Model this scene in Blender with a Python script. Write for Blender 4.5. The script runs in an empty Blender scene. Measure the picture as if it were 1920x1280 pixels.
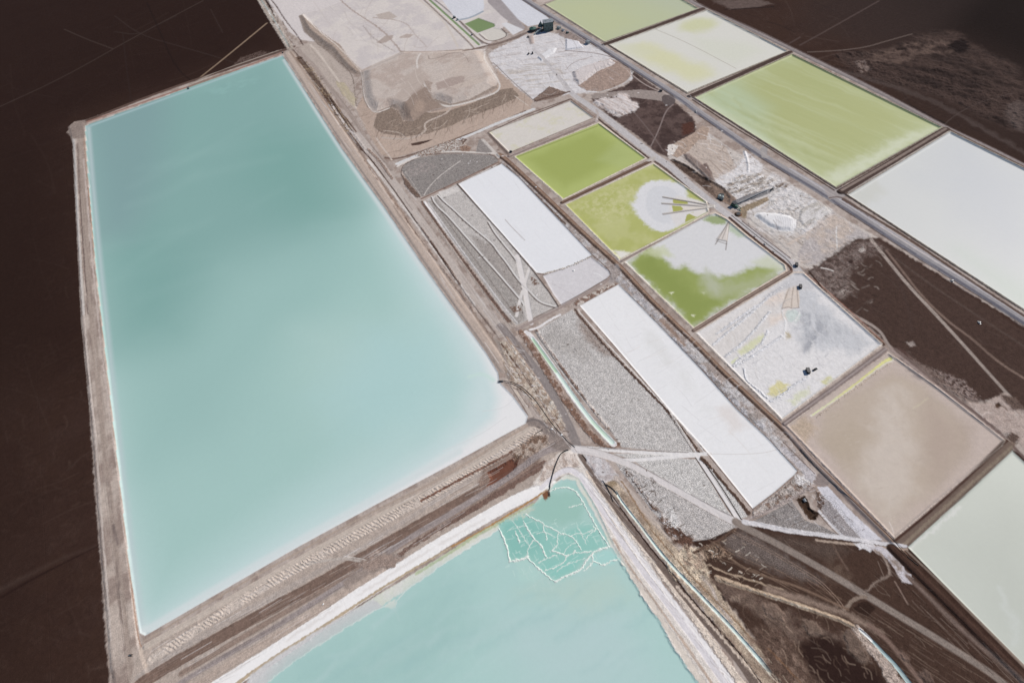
import bpy, bmesh, math, random
import numpy as np
from mathutils import Vector, Matrix
random.seed(7)
S = bpy.context.scene
R_ = math.radians

# ------------------------------------------------------------------ camera, sky, sun, exposure
CAM_H, FOC, PITCH, ROLL, YAW = 800.0, 1000.0, R_(36.5), R_(-9.0), R_(-24.0)
cam_d = bpy.data.cameras.new('camera'); cam = bpy.data.objects.new('camera', cam_d); S.collection.objects.link(cam)
cam_d.sensor_width = 36.0; cam_d.lens = FOC / 1920 * 36.0; cam_d.clip_start = 1.0; cam_d.clip_end = 60000
ROT = Matrix.Rotation(YAW, 3, 'Z') @ Matrix.Rotation(PITCH, 3, 'X') @ Matrix.Rotation(ROLL, 3, 'Z')
cam.matrix_world = Matrix.Translation((0, 0, CAM_H)) @ ROT.to_4x4()
S.camera = cam
SUN_EL = R_(42); _sd = Matrix.Rotation(YAW, 3, 'Z') @ Vector((0.93, 0.37, 0)); SUN_AZ = math.atan2(_sd.y, _sd.x)
w = bpy.data.worlds.new('World'); S.world = w; w.use_nodes = True
nt = w.node_tree; bg = nt.nodes['Background']; sky = nt.nodes.new('ShaderNodeTexSky')
sky.sky_type = 'NISHITA'; sky.sun_disc = False; sky.sun_elevation = SUN_EL; sky.sun_rotation = math.pi / 2 - SUN_AZ
sky.altitude = 2300; sky.dust_density = 1.2
nt.links.new(sky.outputs[0], bg.inputs[0]); bg.inputs[1].default_value = 0.085
ld = bpy.data.lights.new('sun', 'SUN'); ld.energy = 3.95; ld.angle = R_(0.53); ld.color = (1.0, 0.925, 0.85)
lo = bpy.data.objects.new('sun', ld); S.collection.objects.link(lo)
sv = Vector((math.cos(SUN_EL) * math.cos(SUN_AZ), math.cos(SUN_EL) * math.sin(SUN_AZ), math.sin(SUN_EL)))
lo.rotation_euler = sv.to_track_quat('Z', 'Y').to_euler(); lo.location = (0, 0, 1500)
vs = S.view_settings; vs.view_transform = 'Standard'; vs.look = 'None'; vs.gamma = 1; vs.exposure = 0.0; vs.use_curve_mapping = False
# brightness that flat white ground reaches under this light (per channel): turns a seen colour into a surface colour
KLIT = (0.965, 0.955, 1.0)

# ------------------------------------------------------------------ helpers
_R = np.array(ROT)
def U(px, py, z=0.0):
    """point of the photograph -> point on the level z of the real ground"""
    d = _R @ np.array(((px - 960) / FOC, -(py - 640) / FOC, -1.0))
    t = (CAM_H - z) / -d[2]
    return (d[0] * t, d[1] * t)
def lin(c):
    c = np.array(c, float) / 255.0
    l = np.where(c <= 0.04045, c / 12.92, ((c + 0.055) / 1.055) ** 2.4)
    return np.minimum(l / np.array(KLIT), 0.86)
def tag(o, label=None, cat=None, group=None, kind=None):
    if label: o['label'] = label
    if cat: o['category'] = cat
    if group: o['group'] = group
    if kind: o['kind'] = kind
    return o
def ss(a, b, x):
    t = np.clip((x - a) / (b - a), 0, 1); return t * t * (3 - 2 * t)
def vnoise(x, y, seed):
    xi = np.floor(x).astype(np.int64); yi = np.floor(y).astype(np.int64)
    fx = x - xi; fy = y - yi; fx = fx * fx * (3 - 2 * fx); fy = fy * fy * (3 - 2 * fy)
    def h(a, b):
        n = (a * 374761393 + b * 668265263 + seed * 974634777) & 0xffffffff
        n = ((n ^ (n >> 13)) * 1274126177) & 0xffffffff
        return ((n ^ (n >> 16)) & 0xffff) / 65535.0
    return (h(xi, yi) * (1 - fx) + h(xi + 1, yi) * fx) * (1 - fy) + (h(xi, yi + 1) * (1 - fx) + h(xi + 1, yi + 1) * fx) * fy

# ------------------------------------------------------------------ the sheet of land: blocks of cells, finer near the viewer
BL = 96.0
def _inside_big(x, y, m):
    return all((x * nx + y * ny) < c - m for nx, ny, c in BIGH)
def halfplanes(pts):
    out = []; n = len(pts); cx = sum(p[0] for p in pts) / n; cy = sum(p[1] for p in pts) / n
    for i in range(n):
        a, b = pts[i], pts[(i + 1) % n]; nx, ny = b[1] - a[1], -(b[0] - a[0]); l = math.hypot(nx, ny); nx /= l; ny /= l
        c = nx * a[0] + ny * a[1]
        if nx * cx + ny * cy > c: nx, ny, c = -nx, -ny, -c
        out.append((nx, ny, c))
    return out
BIGH = halfplanes([U(*p) for p in ((160, 235), (530, 103), (940, 720), (270, 1190))])
VX, VY, VC, FA = [], [], [], []
nv = 0
Rinv = _R.T
for bi in range(-30, 36):
    for bj in range(-12, 42):
        x0, y0 = bi * BL, bj * BL
        cx, cy = x0 + BL / 2, y0 + BL / 2
        v = Rinv @ np.array((cx, cy, -CAM_H))
        dist = math.sqrt(cx * cx + cy * cy + CAM_H ** 2)
        if v[2] > -50: continue
        sx, sy = v[0] / -v[2] * FOC, v[1] / -v[2] * FOC
        mg = 75 / dist * 1400
        if abs(sx) > 960 + mg + 260 or abs(sy) > 640 + mg + 220 or dist > 4600: continue
        inv = abs(sx) < 960 + mg and abs(sy) < 640 + mg
        cell = 0.8 if dist < 1010 else 1.6 if dist < 1900 else 3.2 if dist < 3000 else 6.4
        if not inv: cell = max(cell, 6.4)
        if _inside_big(cx, cy, 110): cell = max(cell, 6.4)
        n = int(round(BL / cell))
        g = np.arange(-1, n + 2) * cell
        g = np.clip(g, -cell * .6, BL + cell * .6)
        X, Y = np.meshgrid(x0 + g, y0 + g); m = n + 3
        sk = np.zeros((m, m)); sk[0, :] = sk[-1, :] = sk[:, 0] = sk[:, -1] = 1
        VX.append(X.ravel()); VY.append(Y.ravel()); VC.append(np.stack([np.full(m * m, cell), sk.ravel()], 1))
        idx = np.arange(m * m).reshape(m, m) + nv
        FA.append(np.stack([idx[:-1, :-1], idx[:-1, 1:], idx[1:, 1:], idx[1:, :-1]], -1).reshape(-1, 4)); nv += m * m
PX = np.concatenate(VX); PY = np.concatenate(VY); _c = np.concatenate(VC); CELL = _c[:, 0]; SKIRT = _c[:, 1]; FA = np.concatenate(FA)
del VX, VY, VC
print('verts', nv, 'faces', len(FA))
SC = (150., 50., 18., 7., 3.0)
NF = [[None, None, None] for _ in SC]
def N(i, k=0):
    if NF[i][k] is None:
        s = SC[i]
        v = 0.; tot = 0.
        for o_ in range(4 if i < 4 else 3):
            an = .6 + 1.1 * o_ + .7 * k; c_, s_ = math.cos(an) * 2.03 ** o_ / s, math.sin(an) * 2.03 ** o_ / s; w_ = .62 ** o_
            v = v + w_ * vnoise(PX * c_ - PY * s_ + 31 * k + 9 * o_, PX * s_ + PY * c_ - 17 * k, 11 + 5 * i + k + 13 * o_); tot += w_
        NF[i][k] = np.clip(.5 + (v / tot - .5) * 1.25, 0, 1).astype(np.float32)
    return NF[i][k]
COL = np.empty((nv, 3)); COL[:] = lin((60, 43, 37))
H = np.zeros(nv); GR = np.full(nv, 0.22); SP = np.zeros(nv); WT = np.zeros(nv); RID = np.zeros(nv, np.int32)
REG = ['ground']
ORDER = np.argsort(PY, kind='stable'); PYs = PY[ORDER]
def sel(x0, x1, y0, y1):
    a, b = np.searchsorted(PYs, (y0, y1)); i = ORDER[a:b]; xs = PX[i]
    return i[(xs >= x0) & (xs <= x1)]
def chaikin(P, n, closed=False):
    P = [np.array(p, float) for p in P]
    for _ in range(n):
        Q = []; m = len(P)
        if not closed: Q.append(P[0])
        for i in range(m if closed else m - 1):
            a, b = P[i], P[(i + 1) % m]; Q += [a * .75 + b * .25, a * .25 + b * .75]
        if not closed: Q.append(P[-1])
        P = Q
    return P
def strip_w(pts, w):
    """centre line and half widths on the ground for a line of the photograph, w in its pixels"""
    n = len(pts); ws = w if isinstance(w, (list, tuple)) else [w] * n
    if len(ws) == 2 and n > 2: ws = list(np.linspace(ws[0], ws[1], n))
    out = []
    for i, (x, y) in enumerate(pts):
        a = pts[max(i - 1, 0)]; b = pts[min(i + 1, n - 1)]
        tx, ty = b[0] - a[0], b[1] - a[1]; l = math.hypot(tx, ty) or 1
        nx, ny = -ty / l, tx / l; h = ws[i] / 2
        A = U(x + nx * h, y + ny * h); B = U(x - nx * h, y - ny * h); T = np.array(U(*b)) - np.array(U(*a)); T /= np.linalg.norm(T)
        D = np.array(A) - np.array(B); c = U(x, y)
        out.append((c[0], c[1], abs(T[0] * D[1] - T[1] * D[0]) / 2))
    return out
CLIPR = None
def CLIP(p):
    global CLIPR; CLIPR = p
def streak(i, ws, cen):
    am, dx, dy, ln, wd = ws; a_ = U(*cen); b_ = U(cen[0] + dx * 5, cen[1] + dy * 5); t = math.atan2(b_[1] - a_[1], b_[0] - a_[0]); c_, s_ = math.cos(t), math.sin(t)
    x = PX[i] + (N(1, 0)[i] - .5) * wd * .9; y = PY[i] + (N(1, 1)[i] - .5) * wd * .9; u = x * c_ + y * s_; v = -x * s_ + y * c_
    return np.clip(.5 + 1.3 * (.5 * vnoise(u / ln, v / wd, 77) + .3 * vnoise(u / ln * 2.3, v / wd * 2.3, 78) + .2 * vnoise(u / ln * 4.7, v / wd * 5.1, 79) - .5), 0, 1)
def _apply(i, al, sd, cr, c, c2, cn, col2, mo, g, s, wt, r, h, hf, hm, zr, a, patch, st, along, ws=None, cen=None):
    SN = streak(i, ws, cen) if ws else None
    if patch and patch[0] == -1: al = al * ss(patch[1], patch[2], SN); patch = None
    if patch:
        k, lo_, hi_ = patch[:3]; al = al * ss(lo_ - .04, hi_ + .04, N(k, patch[3] if len(patch) > 3 else 1)[i])
    al = al * a
    if CLIPR:
        ok = np.array([(not q.startswith(CLIPR[1:])) if CLIPR[0] == '!' else q.startswith(CLIPR) for q in REG])[RID[i]]; al = al * ok
    if c is not None:
        cc = np.broadcast_to(lin(c), (len(i), 3)).copy()
        if col2 is not None:
            k, lo_, hi_ = cn; m = ss(lo_ - .07, hi_ + .07, SN if k == -1 else N(k, 2)[i])[:, None]; cc = cc * (1 - m) + lin(col2) * m
        if mo: cc *= (1 + mo[1] * 2 * (N(mo[0], 0)[i] - .5))[:, None]
        if ws: cc *= (1 + ws[0] * 2 * (SN - .5))[:, None]
        if st and cr is not None:
            cc *= (1 + st * 2 * (.6 * vnoise(cr / 1.6, along / 70., 5) + .4 * vnoise(cr / 3.7, along / 160., 9) - .5))[:, None]
        COL[i] = COL[i] * (1 - al[:, None]) + cc * al[:, None]
    for arr, val in ((GR, g), (SP, s), (WT, wt)):
        if val is not None: arr[i] = arr[i] * (1 - al) + val * al
    if h is not None:
        ah = np.clip(-sd / hf, 0, 1); ah = ah * ah * (3 - 2 * ah)
        if hm == 'set': H[i] = H[i] * (1 - ah) + h * ah
        else: H[i] += h * ah
    if zr:
        H[i] += zr[1] * (N(zr[0], 0)[i] - .5) * 2 * al
    if r is not None:
        if r not in REG: REG.append(r)
        RID[i[al > .5 * a]] = REG.index(r)
def P(pts, c=None, f=1.5, wp=None, c2=None, cn=(1, .4, .6), mo=None, g=None, s=None, wt=None, r=None, h=None, hf=4., hm='set', zr=None, a=1., patch=None, rnd=0, zp=0., st=0., ws=None):
    """area of the land given by its outline"""
    if rnd: pts = [tuple(p) for p in chaikin(pts, rnd, True)]
    W = np.array([U(x, y, zp) for x, y in pts]); m = f * 2 + 4 + (wp[1] * 2 if wp else 0) + 6
    i = sel(W[:, 0].min() - m, W[:, 0].max() + m, W[:, 1].min() - m, W[:, 1].max() + m)
    if not len(i): return
    x = PX[i]; y = PY[i]
    if wp:
        k = wp[0]; x = x + (N(k, 0)[i] - .5) * 2 * wp[1]; y = y + (N(k, 1)[i] - .5) * 2 * wp[1]
    ins = np.zeros(len(i), bool); d2 = np.full(len(i), 1e18)
    for k in range(len(W)):
        ax, ay = W[k]; bx, by = W[(k + 1) % len(W)]; ex, ey = bx - ax, by - ay
        if ay != by: ins ^= ((ay > y) != (by > y)) & (x < ex * (y - ay) / (by - ay) + ax)
        t = np.clip(((x - ax) * ex + (y - ay) * ey) / (ex * ex + ey * ey + 1e-9), 0, 1)
        d2 = np.minimum(d2, (x - ax - t * ex) ** 2 + (y - ay - t * ey) ** 2)
    sd = np.sqrt(d2); sd[ins] *= -1
    fe = np.maximum(f, .75 * CELL[i]); al = ss(0, 1, .5 - sd / (2 * fe))
    k = al > 0.003
    if h is not None: k |= sd < 0
    i = i[k]
    _apply(i, al[k], sd[k], None, c, c2, cn, c2, mo, g, s, wt, r, h, hf, hm, zr, a, patch, 0, None, ws, (sum(q[0] for q in pts) / len(pts), sum(q[1] for q in pts) / len(pts)))
def L(pts, wd, c=None, f=.8, wp=None, c2=None, cn=(1, .4, .6), mo=None, g=None, s=None, wt=None, r=None, h=None, hf=3., hm='set', zr=None, a=1., patch=None, rnd=2, st=0., off=0., rip=None, ws=None):
    """long strip of the land: road, bank, ditch, track; wd in pixels of the photograph"""
    Q = strip_w([tuple(p) for p in pts], wd)
    if rnd: Q = chaikin(Q, rnd)
    Q = np.array(Q)
    if off:
        T = np.gradient(Q[:, :2], axis=0); T /= np.linalg.norm(T, axis=1)[:, None] + 1e-9
        Q[:, 0] += -T[:, 1] * off; Q[:, 1] += T[:, 0] * off
    m = f * 2 + Q[:, 2].max() + 8 + (wp[1] if wp else 0)
    al_all = None; s0 = 0.
    best = {}
    i = sel(Q[:, 0].min() - m, Q[:, 0].max() + m, Q[:, 1].min() - m, Q[:, 1].max() + m)
    if not len(i): return
    x = PX[i]; y = PY[i]
    if wp:
        k = wp[0]; x = x + (N(k, 0)[i] - .5) * 2 * wp[1]; y = y + (N(k, 1)[i] - .5) * 2 * wp[1]
    sd = np.full(len(i), 1e9); cr = np.zeros(len(i)); al_ = np.zeros(len(i)); hw_ = np.ones(len(i))
    for k in range(len(Q) - 1):
        ax, ay, wa = Q[k]; bx, by, wb = Q[k + 1]; ex, ey = bx - ax, by - ay; le = math.hypot(ex, ey)
        if le < 1e-6: continue
        mm = m
        j = np.nonzero((x > min(ax, bx) - mm) & (x < max(ax, bx) + mm) & (y > min(ay, by) - mm) & (y < max(ay, by) + mm))[0]
        if len(j):
            xx = x[j] - ax; yy = y[j] - ay
            t = np.clip((xx * ex + yy * ey) / (le * le), 0, 1)
            d = np.hypot(xx - t * ex, yy - t * ey); hw = wa + (wb - wa) * t; q = d - hw
            u = q < sd[j]; jj = j[u]
            sd[jj] = q[u]; hw_[jj] = hw[u]; al_[jj] = s0 + t[u] * le
            cr[jj] = (np.sign(ex * yy - ey * xx) * d)[u]
        s0 += le
    k = sd < m; i = i[k]; sd = sd[k]; cr = cr[k]; al_ = al_[k]; hw_ = hw_[k]
    ce = CELL[i] * .55
    thin = np.minimum(1, hw_ / ce); sd2 = np.where(hw_ < ce, sd + hw_ - ce, sd)
    fe = np.maximum(f, .6 * CELL[i]); al = ss(0, 1, .5 - sd2 / (2 * fe)) * thin
    k = al > .003
    if rip: H[i[k]] += rip[1] * al[k] * np.sin((al_[k] + cr[k] * .7 + 5 * N(2, 0)[i[k]] + 6 * N(3, 1)[i[k]]) * 6.283 / rip[0]) * ss(.2, .5, N(2, 1)[i[k]])
    _apply(i[k], al[k], sd[k], cr[k], c, c2, cn, c2, mo, g, s, wt, r, h, hf, hm, zr, a, patch, st, al_[k], ws, pts[len(pts) // 2])

rs = random.Random(11)
def inpoly(x, y, q):
    r = False
    for k in range(len(q)):
        (ax, ay), (bx, by) = q[k], q[(k + 1) % len(q)]
        if (ay > y) != (by > y) and x < (bx - ax) * (y - ay) / (by - ay) + ax: r = not r
    return r
def scat(q, n, l0, l1, dirs, cols, wd=(.7, 1.3), a=(.25, .7), bend=.12, jit=.1, f=.5, h=None):
    """tracks, scrapes and scratches left in the ground"""
    x0, x1 = min(p[0] for p in q), max(p[0] for p in q); y0, y1 = min(p[1] for p in q), max(p[1] for p in q); k = 0; t = 0
    while k < n and t < n * 30:
        t += 1; x, y = rs.uniform(x0, x1), rs.uniform(y0, y1)
        if not inpoly(x, y, q): continue
        k += 1; dx, dy = rs.choice(dirs); an = math.atan2(dy, dx) + rs.gauss(0, jit); l = rs.uniform(l0, l1); b_ = rs.gauss(0, bend) * l
        ux, uy = math.cos(an), math.sin(an); c = rs.choice(cols)
        L([(x - ux * l / 2, y - uy * l / 2), (x - uy * b_, y + ux * b_), (x + ux * l / 2, y + uy * l / 2)], rs.uniform(*wd), c, f=f, a=rs.uniform(*a), rnd=1)
# ------------------------------------------------------------------ the land, painted from the ground up
# untouched dark salt crust; wide fades paint lens darkening of the corners into it
DL = [(-900, -400), (2700, -400), (2700, 1600), (-900, 1600)]
P(DL, (50, 35, 32), f=3, ws=(.16, 1, -.45, 420, 120), mo=(2, .10), a=.4, c2=(64, 48, 44), cn=(0, .42, .66), patch=(1, .3, .75))
P(DL, (70, 54, 49), f=3, mo=(3, .1), a=.3, patch=(2, .56, .85, 2), g=.6)
scat([(-60, -20), (480, -20), (530, 95), (150, 225), (170, 800), (200, 1290), (-60, 1290)], 150, 20, 160, [(1, -.45), (.35, 1), (1, .3)], [(78, 62, 56), (46, 32, 28), (68, 53, 48)], a=(.15, .5), wd=(.8, 3), f=1.5, bend=.04)
scat([(-60, 300), (170, 300), (200, 1290), (-60, 1290)], 160, 4, 26, [(1, -.3), (.2, 1)], [(84, 67, 60), (44, 31, 27)], a=(.15, .45), wd=(1, 4), f=2.5, bend=.2)
scat([(1320, -20), (1940, -20), (1940, 300), (1480, 90)], 150, 10, 90, [(1, .35), (1, -.5), (.6, 1)], [(82, 67, 62), (38, 29, 28)], a=(.15, .5), wd=(.8, 3), f=1.5, bend=.08)
P([(-900, -300), (700, -300), (540, 90), (150, 230), (215, 700), (-900, 800)], (38, 25, 22), f=200, a=.75)  # lens darkening of the upper left corner, painted into the ground colour
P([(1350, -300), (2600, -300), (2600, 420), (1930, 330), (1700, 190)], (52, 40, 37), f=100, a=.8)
P([(1500, -200), (2600, -200), (2500, 250), (1930, 150), (1750, 60)], (24, 17, 16), f=170, a=.85)  # upper right corner darkened in colour to imitate lens falloff
P([(1500, -100), (1900, -60), (1760, 60), (1640, 90), (1500, 60)], (54, 43, 41), f=60, a=.5)
P([(-900, 250), (60, 300), (90, 1300), (-900, 1500)], (42, 29, 25), f=130, a=.6)  # lens darkening along the left edge, painted into the crust colour
# rough brown ground in the upper right
P([(1560, 105), (1590, 92), (1640, 97), (1700, 80), (1725, 60), (1800, 58), (1815, 80), (1860, 100), (1925, 130), (1925, 250), (1880, 240), (1800, 200), (1740, 175), (1660, 160), (1610, 140)], (72, 58, 54), f=16, wp=(2, 14), mo=(3, .1), c2=(50, 40, 38), cn=(-1, .4, .75), ws=(.12, 1, .25, 90, 14), g=.5, zr=(2, 3.5), rnd=1)
P([(1600, 100), (1650, 96), (1720, 75), (1790, 75), (1800, 95), (1740, 105), (1660, 125)], (92, 76, 70), f=10, wp=(2, 12), patch=(2, .35, .6), g=.4, rnd=1)
P([(1780, 80), (1810, 72), (1822, 92), (1800, 100), (1775, 92)], (35, 27, 27), f=6, wp=(3, 5), rnd=1)
P([(1600, 115), (1620, 112), (1632, 130), (1615, 138)], (120, 105, 100), f=5, wp=(3, 5), patch=(3, .4, .6))
P([(1880, 195), (1925, 185), (1925, 250), (1895, 240)], (85, 73, 70), f=8, wp=(2, 8), rnd=1)
L([(1530, 120), (1640, 150), (1740, 185), (1800, 215), (1860, 250), (1925, 290)], 8, (72, 60, 57), f=6, wp=(2, 8), st=.2)
L([(1560, 140), (1650, 175), (1740, 215), (1800, 250)], 5, (42, 33, 32), f=4, wp=(2, 6))
L([(1515, 98), (1560, 96), (1620, 90), (1660, 78), (1710, 64)], 1.6, (120, 106, 100), a=.6)
L([(1500, 85), (1560, 52), (1648, 2)], 2.2, (86, 72, 69), a=.8)
L([(1480, 82), (1500, 70)], 2.0, (86, 72, 69), a=.8)
L([(1760, 245), (1790, 215), (1840, 190), (1900, 175)], 1.6, (80, 68, 65), a=.7)
P([(1335, 2), (1420, -2), (1450, 8), (1400, 17), (1372, 18)], (96, 82, 78), f=8, wp=(2, 8), mo=(3, .2))
L([(1372, 18), (1450, 13)], 1.5, (40, 31, 30))
# faint vehicle tracks on the dark flats
for q, ww, cc in (([(0, 200), (120, 145), (260, 65), (380, 2)], 1.8, (62, 50, 46)), ([(120, 55), (160, 73), (212, 92)], 1.8, (66, 54, 50)), ([(215, 30), (262, 66), (340, 88), (400, 105), (440, 118)], 2, (56, 44, 41)),
                  ([(395, 18), (418, 62)], 1.6, (60, 48, 45)), ([(230, 60), (236, 120), (246, 190)], 1.6, (50, 39, 37)), ([(215, 60), (260, 66), (290, 50), (330, 30)], 1.6, (55, 44, 41))):
    L(q, ww, cc, f=1.5, a=.8)
L([(275, 5), (300, 60), (330, 130), (370, 160)], 2.4, (30, 22, 21), f=2, a=.6)
L([(357, 160), (420, 110), (500, 44)], [2.2, 2.4], (132, 112, 96), f=.8, mo=(3, .15))
P([(430, 128), (452, 108), (490, 95), (508, 100), (520, 108)], (96, 80, 75), f=4, wp=(3, 6), patch=(4, .3, .55), mo=(3, .2))
L([(0, 1120), (60, 1085), (120, 1055), (186, 1022)], [5, 2], (44, 30, 27), f=1.5, h=-1.5, hf=4)
L([(0, 1105), (60, 1074), (120, 1044), (182, 1022)], [8, 2], (76, 62, 57), f=6, a=.4)

# the worked land between the ponds
ZONE = [(478, -60), (1250, -60), (1310, 8), (1480, 93), (1772, 236), (2300, 520), (2300, 860), (1920, 612), (1650, 447), (1604, 447), (1530, 500), (1512, 512), (1560, 560), (1640, 620), (1675, 650), (1760, 715), (1812, 745), (1850, 752), (1887, 733), (1925, 770), (1925, 860), (1890, 835), (1690, 1035), (1650, 1012), (1400, 985), (1340, 1000), (1290, 1010), (1330, 1060), (1480, 1290), (1380, 1400), (180, 1400), (205, 1280), (170, 800), (140, 260), (135, 235), (160, 225), (520, 95), (540, 90)]
P(ZONE, (176, 163, 157), f=2, wp=(3, 3), c2=(152, 136, 129), cn=(2, .45, .65), mo=(3, .07), g=.2, zr=(3, .3))

# ---- west and north banks of the great turquoise pond
P([(128, 238), (140, 228), (160, 232), (180, 480), (217, 800), (244, 1040), (262, 1200), (290, 1290), (214, 1300), (205, 1240), (187, 1025), (171, 800), (152, 600), (143, 420), (137, 270)], (182, 168, 160), f=1.2, wp=(4, 1.2), c2=(150, 134, 127), cn=(1, .4, .6), mo=(3, .08), g=.3, r='bank:west', h=1.6, hf=5)
L([(150, 240), (153, 300), (163, 480), (178, 650), (196, 830), (215, 1000), (235, 1160), (250, 1290)], 11, (160, 145, 137), f=2, st=.12)
L([(198, 850), (212, 990), (226, 1120), (236, 1250)], 4, (126, 112, 107), f=2, st=.2, wp=(2, 2), patch=(2, .35, .6))
L([(140, 262), (146, 380), (156, 560), (170, 720), (182, 830), (197, 1040), (210, 1200)], 3.2, (196, 184, 178), f=1, wp=(3, 1.2), st=.12)
L([(139, 262), (146, 400), (158, 590)], 5, (196, 188, 184), f=.8, wp=(4, 1.5))
L([(146, 270), (152, 400), (166, 590)], 2, (105, 90, 86), f=.8, wp=(4, 1.5), h=-.8, hf=3)
L([(158, 300), (176, 520), (205, 770), (222, 880), (234, 1000), (250, 1130), (262, 1230)], 3, (190, 176, 170), f=1, wp=(3, 1.5))
L([(157, 240), (162, 310), (180, 500), (214, 800), (240, 1040), (259, 1200), (268, 1216)], 1.8, (150, 120, 104), f=.6)
L([(214, 985), (222, 1020)], 4, (110, 97, 95), f=3)
L([(140, 232), (160, 228), (250, 192), (350, 155), (430, 130), (525, 97), (550, 88)], 4, (92, 74, 68), f=.8, mo=(3, .2), r='bank:north', h=1.5, hf=4)
L([(158, 231), (250, 198), (352, 163), (440, 132), (530, 99)], 2.2, (150, 116, 106), f=.6)
L([(355, 158), (430, 126), (520, 96)], 1.6, (150, 138, 130), f=.6)
L([(355, 163), (400, 146), (430, 136)], 5, (142, 122, 112), f=1.5, wp=(4, 2), mo=(3, .2))
P([(125, 248), (140, 228), (160, 225), (166, 240), (158, 260), (140, 262)], (140, 126, 120), f=2, wp=(4, 2), mo=(4, .2))

# ---- strip between the great pond and the lower pond
P([(985, 795), (1035, 800), (1075, 838), (1062, 880), (1030, 915), (840, 1022), (600, 1165), (430, 1290), (200, 1400), (245, 1280), (262, 1215)], (174, 160, 152), f=2, mo=(2, .08), g=.3)
L([(1000, 801), (825, 910), (712, 966), (600, 1026), (450, 1112), (272, 1212)], 11, (192, 179, 170), f=1.2, st=.08, g=.2, r='bank:south', h=1.8, hf=6)
L([(990, 797), (820, 902), (705, 955), (595, 1015), (440, 1100), (268, 1202)], 3.5, (168, 152, 142), f=1, st=.1, g=.15)
L([(1012, 806), (905, 874), (830, 916), (715, 977), (600, 1040), (455, 1122), (285, 1236)], [15, 17], (196, 183, 175), f=1.2, mo=(4, .08), g=.4, rip=(5.6, .5))
L([(985, 832), (940, 858), (850, 905), (790, 938)], 4.5, (124, 92, 80), f=1, wp=(4, 1.5), mo=(3, .2), h=-.6, hf=3)
L([(955, 862), (850, 915), (720, 1003), (600, 1070), (412, 1172), (300, 1240), (262, 1270)], [6, 14], (172, 160, 154), f=1.5, st=.12)
L([(985, 865), (930, 905), (850, 948), (700, 1033), (600, 1092), (500, 1145), (300, 1256), (262, 1285)], [22, 22], (122, 102, 93), f=1, mo=(2, .12), st=.08, g=.3, wp=(3, 1), h=-.9, hf=4)
L([(985, 885), (900, 938), (800, 994), (700, 1052), (620, 1098), (520, 1155), (340, 1262)], 10, (142, 124, 115), f=1.5, st=.22)
P([(905, 880), (975, 842), (1010, 842), (1015, 870), (975, 905), (935, 930), (890, 925)], (140, 120, 111), f=4, wp=(3, 3), mo=(3, .2), g=.5)
P([(912, 885), (940, 870), (962, 858), (977, 850), (970, 868), (966, 882), (950, 895), (934, 906), (912, 911), (919, 898)], (108, 72, 60), f=.8, wp=(4, 1.5), mo=(3, .06), g=.25, h=-3, hf=5)
L([(1068, 836), (1025, 842), (985, 870), (950, 897), (850, 960), (755, 1015), (690, 1062), (600, 1122), (500, 1185), (420, 1230), (337, 1280)], [13, 9], (150, 139, 138), f=1.5, st=.22, r='road:dyke')
L([(1022, 868), (985, 893), (900, 946), (800, 1004), (738, 1047), (718, 1060)], [13, 6], (118, 96, 88), f=1, wp=(3, 2.5), mo=(3, .15), g=.5)
L([(1040, 893), (985, 925), (920, 960), (850, 1000), (790, 1035), (735, 1070)], 14, (200, 193, 190), f=1.2, wp=(3, 1.5), mo=(3, .05))
L([(720, 1065), (620, 1128), (520, 1192), (430, 1245), (360, 1290)], 15, (176, 160, 151), f=2, st=.12, mo=(3, .1))
P([(760, 1040), (735, 1062), (690, 1075), (650, 1105), (640, 1090), (700, 1050), (720, 1035)], (150, 136, 130), f=3, wp=(3, 4), mo=(3, .15))
L([(1038, 910), (975, 932), (900, 975), (820, 1022), (760, 1062), (680, 1112), (600, 1166), (500, 1232), (400, 1295)], [20, 22, 22, 24, 26, 28, 28, 30, 32], (236, 232, 233), f=1, wp=(4, .8), mo=(2, .01), g=.05, r='salt:beach', h=.8, hf=6)
L([(980, 935), (900, 978), (820, 1023), (700, 1098), (600, 1160), (500, 1225)], 5, (214, 208, 206), f=2, wp=(3, 3), patch=(1, .4, .6), a=.6)
L([(1028, 917), (990, 942), (900, 997), (845, 1025)], 3.2, (172, 134, 92), f=.7, wp=(4, 1), mo=(3, .15))
L([(845, 1026), (780, 1063), (700, 1112), (620, 1165), (540, 1215), (470, 1262), (420, 1300)], [3.5, 7], (180, 163, 142), f=.8, wp=(4, 1.2), mo=(3, .15))
L([(750, 1086), (700, 1118), (600, 1182), (500, 1250), (440, 1292)], 1.8, (132, 118, 112), f=.6, wp=(4, 1.5), patch=(2, .45, .55), h=-.6, hf=2)
# the track crossing it
L([(560, 1060), (620, 1048), (650, 1046), (690, 1054), (715, 1058)], 5, (176, 166, 160), f=1, st=.15)
L([(645, 1042), (680, 1047), (700, 1053)], 1.5, (214, 206, 202))
P([(700, 1030), (715, 1040), (760, 1045), (740, 1062), (690, 1068), (665, 1058), (690, 1045)], (152, 134, 126), f=2, wp=(3, 4), g=.5)

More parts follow.
